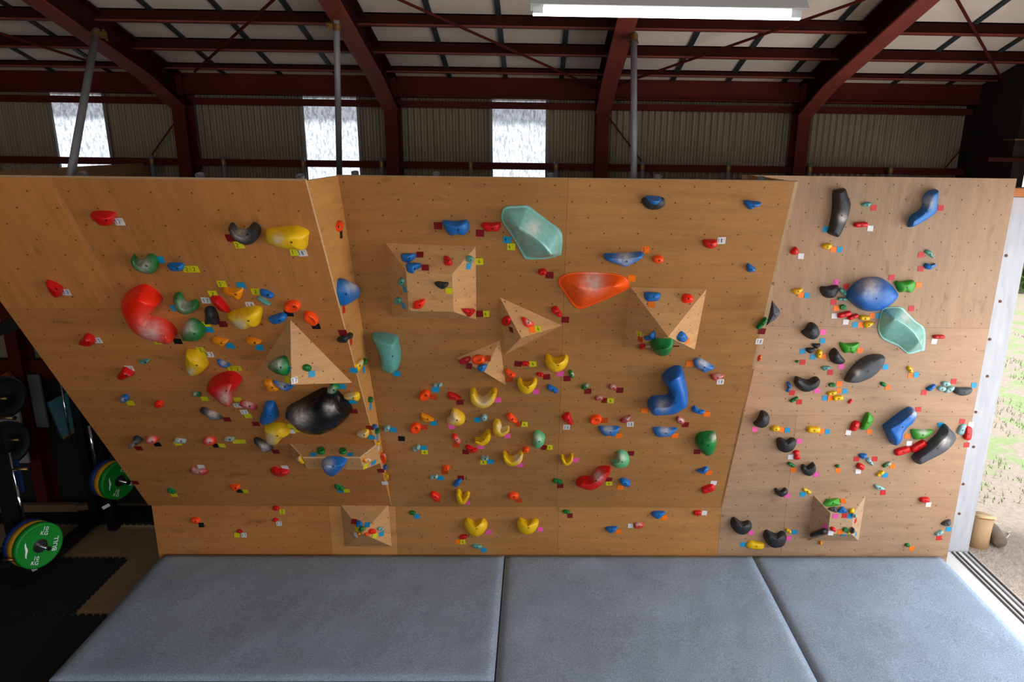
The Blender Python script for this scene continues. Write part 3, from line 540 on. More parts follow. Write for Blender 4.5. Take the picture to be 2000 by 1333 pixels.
M|yellow|P|1064.1,705.7 1067,697.1 1074.1,696.4 1079.8,701.4 1087,702.8 1098.4,700.3 1105.5,696.4 1110.5,702.8 1108.3,712.8 1099.8,722.8 1085.5,727.3 1072.7,722.8 1065.6,714.2||10||yellow bowl jug right of the three-sided volumes
M|red|o|1054.9,732.5|15 7.8 8|3||small red round hold, nearest right of the yellow bowl jug above the banana-shaped one
M|green|o|1116.2,731.6|8.8 15.7 -28|4|1119.7,731.3,3.7|small green round hold, nearest right of the yellow bowl jug right of the three-sided volumes
M|yellow|P|1009.3,749.9 1012.1,742.7 1017.1,742 1021.4,748.4 1029.9,750.6 1037.1,748.4 1042.8,742 1048.5,744.2 1048.5,752.7 1039.9,765.6 1028.5,770.1 1015.7,765.6||10||yellow bowl jug above the banana-shaped one
M|blue|p|1079.1,760.3|23.5 8.8 28|4||small blue pill-shaped hold, nearest below the yellow bowl jug right of the three-sided volumes
M|green|o|1143.3,755.6|16.4 9.1 -25|4|1145.4,752.7,4.3|small green round hold, nearest above the blue bow-shaped hold
M|crimson|p|1197.4,757|16.4 9.4 12|3|1198.1,754.1,5.7|small red pill-shaped hold, second above the blue bow-shaped hold
M|crimson|p|1170.3,778.1|16.4 8.6 -5|3|1171.1,775.5,5.7|small red pill-shaped hold, nearest above the blue bow-shaped hold
M|red|P|1096.9,816.2 1102.6,809.7 1111.2,806.9 1114,812.6 1119,825.4 1118.3,831.1 1108.3,827.6 1101.2,822.6||5||small red hold, nearest right of the pale green chalky knob
M|orange|r|1163.2,820.9|24.5 16.8 -15|5||small orange ring-faced hold, nearest left of the blue bow-shaped hold
M|crimson|P|1210.3,823.3 1218.1,817.6 1230.2,812.6 1231.6,816.9 1228.1,823.3 1218.1,827.1||4|1223.8,816.9,5.7|small red hold, nearest right of the blue bow-shaped hold
M|blue|P|1169.6,835.4 1189.6,834.7 1210.3,835.4 1209.6,841.1 1201,852.5 1191,850.4 1181,851.8 1173.9,845.4||6|1188.2,837.5,8.6|blue bow-shaped hold below the orange ring
M|mint|P|1041.3,853.9 1042.8,846.8 1051.3,844.7 1061.3,849.7 1064.9,858.2 1059.9,871 1048.5,876 1041.3,872.5||9|1049.2,856.8,8.6|pale green chalky knob, middle wall
M|bigblue|P|1294.1,742.8 1300.7,732.1 1315.5,722.2 1328.7,720.5 1334.5,726.3 1339.4,744.5 1343.6,764.3 1343.6,789 1332,797.3 1315.5,806.3 1295.7,808 1275.9,808.8 1266,798.9 1266,790.7 1274.3,780.8 1292.4,779.1 1304,777.5 1306.4,769.2 1302.3,756|1315.5,739.5 1324.6,764.3 1326.2,785.7 1302.3,795.6 1279.2,794.8|16|1294.1,790.7,11.6|big blue boomerang, middle wall
M|blue|P|1351,802.2 1355.1,794.8 1358.4,794.3 1365,800.6 1376.6,803.9 1371.6,809.1 1358.4,807.2||4||small blue hold, nearest above the large green egg-shaped hold
M|crimson|p|1328.7,822|18.2 9.9 35|3|1331.2,820.4,6.6|small red pill-shaped hold, nearest right of the blue half-moon below the blue boomerang
M|blue|P|1275.1,839.3 1282.5,836 1302.3,836.9 1322.1,837.7 1321.3,841.8 1312.2,850.9 1300.7,853.4 1282.5,853.4||5|1299,839.3,9.9|blue half-moon below the blue boomerang
M|green|P|1358.4,863.3 1365,851.7 1378.2,847.6 1396.4,848.1 1399.7,858.3 1398.8,873.2 1391.4,886.4 1381.5,891 1371.6,885.5 1361.7,873.2||12|1394.7,855,6.6|large green egg-shaped hold, middle wall
M|paleteal|x|847.3,932.7|16.5 8.9 -8|3||small pale teal two-lobed hold, nearest left of the small yellow crescent near the foot
M|blue|P|884.8,945.9 892.2,938.5 900.5,936.8 901.3,941 893.9,950.9 886.4,950.9||4||small blue hold, nearest above the small yellow crescent near the foot
M|redorange|p|850.1,969.8|20.6 12.5 30|4||small orange pill-shaped hold, nearest left of the small yellow crescent near the foot
M|yellow|K|894.7,962.7 898.8,974.8 905.4,978.1 913.3,967.4|4.3 6.6 5.6 4|7||small yellow crescent near the foot, middle wall
M|orange|o|1002.8,969.8|21.1 13.5 0|4||small orange round hold, nearest above the right yellow heart-shaped hold on the kickboard
K|green|o|805.6,1002.8|12.5 8.6 10|3||tiny green round hold, nearest right of the pyramid volume on the kickboard
K|yellow|P|905.4,1023.5 910.4,1015.2 917,1016 928.5,1021.8 938.4,1016.9 945,1016 951.6,1023.5 950.8,1033.4 941.7,1044.9 930.2,1049.5 917,1044.9 908.7,1035||10||left yellow heart-shaped hold on the kickboard
K|yellow|P|1009,1021.8 1014.3,1013.9 1020.9,1016 1032.5,1020.2 1040.7,1016 1050.6,1017.7 1051.9,1026.8 1044,1040 1032.5,1044.9 1019.3,1043.3 1011,1035||10||right yellow heart-shaped hold on the kickboard
K|red|o|905.1,1049.5|16.8 9.1 -10|3||small red round hold, nearest left of the left yellow heart-shaped hold on the kickboard
K|teal|P|921.1,1066.4 925.2,1063.9 939.2,1065.5 940.9,1069.7 935.1,1073 928.5,1072.1||3||small teal hold, nearest below the left yellow heart-shaped hold on the kickboard
M|yellow|K|1097.5,893 1104.9,904.2 1114.1,899.6 1116.6,891|2.5 4.6 4 2.5|6||thin yellow V-shaped hold, middle wall
M|mint|P|1193.7,902.9 1200.3,901.3 1205.2,895.5 1206.9,884.8 1213.5,882.3 1225,887.2 1230,898 1226.7,909.5 1213.5,914.5 1200.3,912.8||8|1211.8,894.7,9.9|pale green curl above the red wave
M|red|P|1124.4,945.8 1131,937.6 1140.9,934.3 1152.4,935.1 1160.7,926 1167.3,917.8 1180.5,914.5 1192,916.1 1191.2,921.1 1182.1,937.6 1173.9,947.5 1159,955.7 1145.8,955.7 1134.3,950.8|1137.6,943.3 1152.4,945 1167.3,935.9 1183.8,921.1|11|1168.1,930.1,9.9|large wavy red hold, middle wall
M|green|p|1088.9,940.9|19 7.9 15|3||small green pill-shaped hold, nearest below the thin yellow V-shaped hold
M|blue|o|1220.9,943.3|22.8 12.9 22|5||small blue round hold, nearest below the pale green curl
K|green|o|1106.5,1000.6|15.2 7.4 8|3||small green round hold, nearest right of the right yellow heart-shaped hold on the kickboard
K|blue|P|1272,1005.2 1277.8,999.9 1297.6,1000.3 1297.6,1005.2 1286.1,1014.3 1277.8,1011||5||small blue hold, nearest left of the black bean nearest the kickboard end
K|blue|P|1182.4,1033.3 1188.7,1030 1205.2,1030 1203.6,1036.6 1195.3,1042.3 1187.1,1039||5||small blue hold, nearest below the large wavy red hold
K|red|o|1247.3,1027|20.1 12.5 -5|4|1246.5,1022.5,6.6|small red round hold, nearest below the large wavy red hold
M|blue|P|1360,920.4 1370,916.9 1378.7,913.1 1384.2,915.2 1382.1,921.2 1373.5,925.6||4||small blue hold, nearest below the large green egg-shaped hold
M|red|p|1383,955.7|26.2 12.9 -20|4||small red pill-shaped hold, nearest below the large green egg-shaped hold
K|red|p|1362.3,1002.7|15.9 9.7 0|3||small red pill-shaped hold, nearest left of the black bean nearest the kickboard end
R|black|P|1428.7,1018.7 1433.9,1012.7 1440.8,1016.1 1451.1,1022.2 1463.2,1019 1469.2,1025.6 1467.5,1034.2 1458,1043.7 1445.9,1044.9 1435.6,1039.4 1428.7,1029.1||10||black bean nearest the kickboard end, right wall
R|black|P|1492.2,1046.3 1497.7,1038 1506.3,1041.1 1518.4,1045.4 1527,1040.3 1534.8,1042.9 1537,1053.2 1530.5,1067 1513.2,1071.3 1501.1,1066.1 1493.4,1054.9||10||lowest black bean on the right wall
R|yellow|P|1457.1,1065.3 1464.9,1057.5 1475.3,1058.4 1492.5,1061.8 1490.8,1073 1471.8,1073.6 1461.5,1071.3||4||yellow slab left of the lowest black bean
R|yellow|p|1539.9,1037.7|12.4 6.6 30|3||tiny yellow pill-shaped hold, nearest right of the lowest black bean on the right wall
R|black|P|1513.2,959.2 1516.7,955.2 1525.3,960.9 1533.9,954.5 1538.7,958.3 1537.4,965.2 1527,971.3 1518.4,967.8||7||small black crescent above the black beans
R|yellow|p|1576.2,959.5|18.1 6 28|2||small yellow pill-shaped hold, nearest below the black open crescent
R|black|P|1628.3,374.2 1635.4,370.6 1649.6,367.8 1653.2,372.1 1656.8,382.8 1661.8,397 1661,408.4 1655.3,429.8 1645.4,451.2 1638.2,463.3 1631.1,461.9 1618.3,455.5 1620.4,444.1 1625.4,419.8 1627.5,397|1641.1,378.5 1643.9,404.1 1636.8,432.7 1631.1,452.6|9|1645.4,425.5,8.6|tall black slab near the top, right wall
R|teal|P|1682.4,401.3 1686.7,397 1696.7,395.3 1702.4,397 1699.5,402.7 1689.6,404.1||3||small teal hold, nearest right of the tall black slab near the top
R|red|p|1681.7,439.1|27.8 10.7 -3|4||small red pill-shaped hold, nearest right of the tall black slab near the top
R|red|P|1544.1,492.5 1549.9,484.7 1554.8,482.6 1559.8,488.3 1559.8,494.7 1552.7,498.5 1544.9,496.1||4||small red hold, nearest above the black half-moon
R|yellow|P|1605.4,481.1 1611.1,476.1 1624,476.8 1624,484 1616.8,488.3 1608.3,485.4||4||small yellow hold, nearest below the tall black slab near the top
R|blue|P|1775.1,439 1780.9,422.5 1795.7,412.6 1804,401.1 1804,387.9 1813.9,374.7 1828.7,370.2 1832,371.4 1831.2,389.5 1828.7,414.3 1812.2,427.5 1792.4,439 1777.6,444.8|1782.5,434.1 1804,419.2 1817.2,399.4 1823.8,381.3|10|1813.9,394.5,11.6|blue curved hold near the top right corner
R|teal|P|1806.4,493.5 1808.9,488 1817.2,490.2 1823.8,500.1 1823.8,505 1813.9,499.2||3||small teal hold, nearest above the leaf-green hold
R|blue|P|1804.8,519.9 1808.9,514.6 1818.8,517.4 1827.1,514.9 1827.1,519.9 1818.8,526.5 1808.9,525.6||4||small blue hold, nearest right of the leaf-green hold
R|yellow|P|1547.7,568.5 1552.7,564.2 1566.9,563.5 1566.9,569.2 1556.9,575.6 1551.2,574.2||4||small yellow hold, nearest right of the dark triangular hold
R|black|P|1602.6,567 1604.7,560.6 1616.8,560.2 1635.3,557.3 1638.9,562.8 1636.8,572.7 1629.6,581.3 1618.2,583 1608.3,578.4||7||black half-moon left of the blue dome
R|teal|p|1646.7,570.6|19.2 8.8 42|3||small teal pill-shaped hold, nearest right of the black half-moon
R|teal|p|1645.3,584.6|18.8 6.3 3|3||small teal pill-shaped hold, nearest above the black dome with pink tape
R|green|r|1646.5,600.5|13.1 10 0|3||tiny green ring-faced hold, nearest below the black half-moon
R|red|p|1649.6,614.8|27.8 10.3 -14|4||small red pill-shaped hold, nearest below the black half-moon
R|red|p|1666.7,619.4|21.7 8 -22|4||small red pill-shaped hold, nearest below the big blue dome
R|yellow|p|1688.8,621.5|20.7 10.3 3|4||small yellow pill-shaped hold, nearest below the big blue dome
R|yellow|P|1686.7,634 1690.9,629.1 1705.2,629.1 1705.2,634 1693.8,641.2 1688.1,638.3||4||small yellow hold, nearest above the leaf-green bat-shaped hold
R|black|P|1566.2,650.4 1574,642.6 1581.2,632.6 1589,631.2 1596.8,636.9 1601.1,648.3 1598.3,659 1588.3,664 1576.9,660.4||9||black dome with pink tape, left part of right wall
R|black|P|1586.2,672.1 1594,671.8 1602.8,672.5 1601.1,677.5 1594,681.8 1588.3,677.5||4||small black hold, nearest below the black dome with pink tape
R|black|P|1574,681.8 1581.2,679.9 1591.4,681.1 1590.4,686.1 1583.3,691.1 1576.2,687.5||4||small black hold, nearest above the widest black crescent on the right wall
R|yellow|p|1600.4,691.8|16.8 10.3 -82|4||small yellow pill-shaped hold, nearest left of the black dome beside the leaf-green bat shape
R|green|P|1553.4,706 1559.8,704.2 1560.5,706.7 1558.4,709.9||3||tiny green hold, nearest above the widest black crescent on the right wall
R|black|P|1620.6,696.4 1622,689.2 1630.4,681.4 1635.2,683.2 1642.4,694 1650.8,704.8 1647.2,710.8 1636.4,712.6 1625.6,708.4||9||black dome beside the leaf-green bat shape
R|leaf|P|1640.3,672.5 1643.2,669 1649.6,671.1 1665.3,671.1 1678.1,669.7 1678.1,674.7 1672.4,686.1 1666.7,691.1 1659.6,688.2 1649.6,690.3 1643.9,682.5||5||leaf-green bat-shaped hold, right wall
R|bigblue|P|1655,578.4 1662.8,565.6 1675.6,552.8 1691.3,544.9 1708.4,542.8 1725.5,544.9 1741.2,555.6 1752.6,569.9 1756.2,577 1749.8,587 1736.9,598.4 1719.8,607 1701.3,610.1 1682.8,605.5 1665.7,592.7|1687,577 1722.7,577|16|1699.9,558.5,21.4|big blue dome, right wall
R|leaf|P|1748.6,554.2 1752.6,549.2 1761.2,550.2 1782.6,547.8 1788.3,552.8 1786.8,564.2 1778.3,572.7 1768.3,569.2 1758.3,572 1752.6,564.2||6||leaf-green hold right of the blue dome
R|bigteal|R|1718.4,645.4 1721.3,625.5 1725.5,608.4 1731.2,603.4 1748.3,602 1765.4,602.7 1776.8,614.1 1792.5,629.8 1809.6,645.4 1809.6,683.9 1803.9,687.5 1779.7,693.9 1771.1,689.6 1756.9,678.2 1739.8,671.1 1725.5,662.6|1745.5,622.6 1765.4,634 1782.6,648.3 1794,666.8|14|1768.3,619.8,8.6|big translucent teal hold, right wall
R|red|p|1833.9,658.3|22.8 7.4 0|4||small red pill-shaped hold, nearest right of the big translucent teal hold on the right wall
R|teal|P|1603.4,718.6 1608.8,715.6 1622,716.8 1622,720.4 1612.4,724.6 1607.6,722.8||3||small teal hold, nearest below the black dome beside the leaf-green bat shape
R|black|P|1552.4,745.6 1556,737 1560.8,737.8 1571.6,742 1581.2,743.2 1592,737.8 1598.6,738.4 1601,744.4 1598,754 1587.2,762.4 1571.6,766.3 1559.6,760 1553.6,751.6|1557.2,744.4 1565.6,752.8 1577.6,755.2 1589.6,751.6 1595.6,743.8|10||widest black crescent on the right wall
R|blue|P|1536.8,748 1541.6,746.8 1545.2,755.2 1542.8,761.2 1540.4,766.6 1536.2,765.4 1539.2,756.4||4||small blue hold, nearest left of the widest black crescent on the right wall
R|green|p|1551.2,781|18 6 -28|3||small green pill-shaped hold, nearest below the widest black crescent on the right wall
R|charcoal|P|1650.8,743.2 1658,728.8 1672.4,712 1688,700 1702.4,694.6 1716.8,693.4 1727.6,696.4 1728.2,703.6 1722.8,718 1712,731.2 1697.6,740.8 1679.6,747.4 1665.2,748.6 1653.2,746.8|1664,738.4 1690.4,720.4 1716.8,702.4|10|1673.6,726.4,7.2|large charcoal lens-shaped hold, right wall
R|green|r|1625.6,752.6|13.8 8.4 0|3||tiny green ring-faced hold, nearest right of the widest black crescent on the right wall
R|yellow|p|1625,768.4|18.2 7.9 -8|3||small yellow pill-shaped hold, nearest right of the widest black crescent on the right wall
R|yellow|p|1637,778|20.4 9.6 -5|3||small yellow pill-shaped hold, nearest left of the leaf-green leaf-shaped hold
R|red|p|1661,784.6|10.2 5.4 -45|2||tiny red pill-shaped hold, nearest above the leaf-green leaf-shaped hold
R|green|o|1725.8,751.4|13.2 7.9 25|3||tiny green round hold, nearest right of the large charcoal lens-shaped hold
R|yellow|P|1771,718.9 1775.1,715.1 1780.9,720.5 1784.2,728 1779.2,728.8 1773.5,723.8||3||tiny yellow hold, nearest below the big translucent teal hold on the right wall
R|blue|P|1809.3,759.3 1813.9,756 1822.2,751.9 1827.9,751.9 1825.5,757.7 1817.2,764.3 1811.4,763.5||4||small blue hold, nearest left of the charcoal half-moon near the right edge
R|paleteal|o|1847.7,750.3|18.5 10.2 5|3||small pale teal round hold, second left of the charcoal half-moon near the right edge
R|paleteal|o|1839.5,759.7|17.8 10.7 5|3||small pale teal round hold, nearest above the leaf-green half-moon
R|paleteal|o|1854.7,761.3|21.8 10.9 -25|3||small pale teal round hold, nearest left of the charcoal half-moon near the right edge
R|charcoal|P|1863.1,765.9 1865.1,758.5 1879.9,757.7 1898.9,759 1898.1,766.8 1891.5,771.7 1878.3,773.9 1866.7,770.1||5||charcoal half-moon near the right edge
R|bigblue|P|1727.2,835.3 1733,828.7 1754.5,812.2 1769.3,802.2 1780.9,797.3 1789.1,803.9 1790,810.5 1782.5,825.4 1769.3,836.9 1762.7,846.8 1761.1,858.4 1754.5,868.3 1747.9,871.6 1741.3,866.6 1733,850.1|1739.6,836.9 1749.5,848.5 1754.5,832 1777.6,808.9|13|1785.8,808.9,6.6|big blue boot-shaped hold, right wall
R|leaf|P|1779.2,843.5 1782.5,839.4 1802.3,840.2 1822.2,840.2 1822.2,845.2 1813.9,853.4 1800.7,859.2 1795.7,857.5 1785.8,859.2||5|1804,842.7,8.3|leaf-green half-moon beside the blue boot
R|red|p|1762.7,881.5|32.2 14 -16|4||red pill under the blue boot
R|red|p|1793.8,872.4|34.3 14.5 -30|4||red pill touching the charcoal horn
R|charcoal|P|1783.4,894.7 1799,879.8 1818.9,861.7 1832.1,850.1 1846.1,830.6 1855.2,836.9 1867.5,852.6 1863.4,865 1851.9,878.2 1837,888.1 1815.5,898 1794.1,907.6|1797.4,894.7 1823.8,876.5 1850.2,848.5|11|1845.3,861.7,9.9|large charcoal horn-shaped hold, right wall
R|paleteal|P|1869.2,845.2 1875,832 1883.2,828.7 1888.2,832.8 1883.2,848.5 1875,850.1||3||small pale teal hold, nearest left of the red upright pill at the right edge
R|red|p|1890.3,846.8|27.2 16.2 -84|4||red upright pill at the right edge
R|black|P|1472.2,828.6 1479.6,821.2 1486.2,806.3 1491.2,803.5 1501.1,809.6 1503.5,821.2 1497.8,832.7 1487.9,836.8 1478,834.4||9||black dome beside the middle wall's lower edge
R|yellow|o|1515.1,838|17.3 11.6 0|4||small yellow round hold, nearest right of the black dome beside the middle wall's lower edge
R|black|P|1517.6,867.4 1519.2,859.1 1525.8,856.6 1537.4,861.6 1547.3,856.6 1555.5,859.9 1554.7,870.7 1547.3,880.6 1534.1,885.2 1522.5,880.6||9||black heart-shaped hold, right wall
R|yellow|p|1589.3,840.1|26.4 12.4 2|4||small yellow pill-shaped hold, nearest right of the black heart-shaped hold
R|red|P|1660.3,839.3 1666.1,826.1 1672.7,822.5 1679.3,825.3 1679.3,831.1 1671,841.8 1664.4,842.6||5||small red hold, nearest left of the leaf-green leaf-shaped hold
R|leaf|P|1680.9,836 1685.9,821.2 1695.8,806.3 1705.7,814.6 1705.7,821.2 1695.8,836 1689.2,841 1682.6,840.1||6||leaf-green leaf-shaped hold, right wall
R|red|x|1556.3,889.6|19 14.9 82|3||small red two-lobed hold, nearest right of the black heart-shaped hold
R|green|p|1545.6,908.3|14.9 6.9 28|3||tiny green pill-shaped hold, nearest left of the black open crescent
R|black|P|1565.4,915.2 1567.9,909.4 1572,909.4 1577,913.2 1585.2,907 1590.2,905.3 1593.5,915.2 1590.2,925.1 1580.3,930.4 1570.4,926.8|1568.7,913.6 1579.4,920.2 1588.5,911.9|8||black open crescent below the black heart
R|green|o|1635.9,911.1|8.6 6.3 0|3||tiny green round hold, nearest right of the black open crescent
R|blue|P|1677.6,888.8 1684.2,886.8 1693.3,888 1692.5,893.8 1685.9,897.4 1680.1,894.6||4||small blue hold, nearest below the leaf-green leaf-shaped hold
R|paleteal|P|1690.8,898.7 1697.4,894.1 1702.4,900.4 1707.3,910.3 1702.4,909.4 1695,903.7||3||small pale teal hold, nearest left of the red pill under the blue boot
R|red|p|1680.9,912.2|15.2 11.6 25|4||small red pill-shaped hold, nearest left of the red pill under the blue boot
R|green|p|1732.3,908.1|18.2 6.9 -25|3|1736.5,906.4,5|small green pill-shaped hold, nearest left of the red pill under the blue boot
R|yellow|p|1719.2,925.4|17.3 6.9 -28|3||small yellow pill-shaped hold, nearest below the red pill under the blue boot
R|paleteal|P|1707.3,949 1710.6,946.6 1720.5,949.9 1728,954.8 1726.3,958.1 1712.3,956.5||3||small pale teal hold, nearest below the red pill under the blue boot
R|red|p|1806.2,977|19.1 9.9 0|4||small red pill-shaped hold, nearest below the red pill under the blue boot
R|charcoal|P|1838.8,1025.2 1845.4,1018.6 1856.9,1016.1 1856.9,1025.2 1850.3,1028.5||4||small charcoal hold, nearest below the large charcoal horn-shaped hold
R|paleteal|p|1834.6,1041.7|16.8 7.4 -25|3||small pale teal pill-shaped hold, nearest below the large charcoal horn-shaped hold
R|green|o|1772.8,1065.6|10.2 6.9 10|3||tiny green round hold, nearest right of the square-topped wooden volume
R|amber|p|1602.8,1060.7|7.3 5.6 80|3||tiny amber pill-shaped hold, nearest below the square-topped wooden volume
V8t|leaf|F|1606.9,984.2 1614.1,973.6 1639.3,972.7 1640.7,985.6 1615,989.8||4||medium green hold, nearest above the square-topped wooden volume
V8t|charcoal|P|1617.3,994.3 1623.1,991.1 1633.9,991.6 1635.3,1001.3 1629.4,1000.6 1622.2,998.4||3||small charcoal hold, nearest above the square-topped wooden volume
V8t|blue|P|1636.6,1000 1639.3,992.3 1643.8,989.6 1649.2,992.3 1655.1,1000 1646.5,1002||4||small blue hold, nearest above the square-topped wooden volume
V8t|yellow|o|1663.6,998.2|10.8 9.5 0|4||tiny yellow round hold, nearest right of the square-topped wooden volume
V8r|paleteal|o|1670.1,1008.1|6.3 8.1 0|3||tiny pale teal round hold, nearest right of the square-topped wooden volume
V8f|red|o|1627.6,1034.6|11.7 7.9 25|4||tiny red round hold, nearest below the square-topped wooden volume
V8f|green|r|1651.5,1035.5|10.8 9 0|3||tiny green ring-faced hold, nearest below the square-topped wooden volume
V8f|yellow|o|1657.8,1040.8|5.4 4.9 0|3||tiny yellow round hold, nearest below the square-topped wooden volume
V8r|charcoal|P|1666.3,1030.6 1669.5,1039.1 1663.2,1043.2 1664.1,1036.4||3||tiny charcoal hold, nearest right of the square-topped wooden volume
V8l|black|K|1587.1,1045.3 1598.8,1041.4 1608.7,1039|4.5 4.5 5.6|5||medium black crescent hold, nearest left of the square-topped wooden volume
M|teal|P|725.6,656.7 747,654.7 774,660.8 778.5,674.3 782.6,694.5 779.6,717 774,723.8 765,728.9 751.5,724.2 742.5,717.5 743.6,705.8 740.3,690 731.3,672|762.8,674.3 756,694.5 762.8,712.5|13||faceted teal horn right of the side panel
M|paleteal|o|755.3,838.1|14 10.4 -35|3||tiny pale teal round hold, nearest right of the wide flat wooden volume
"""
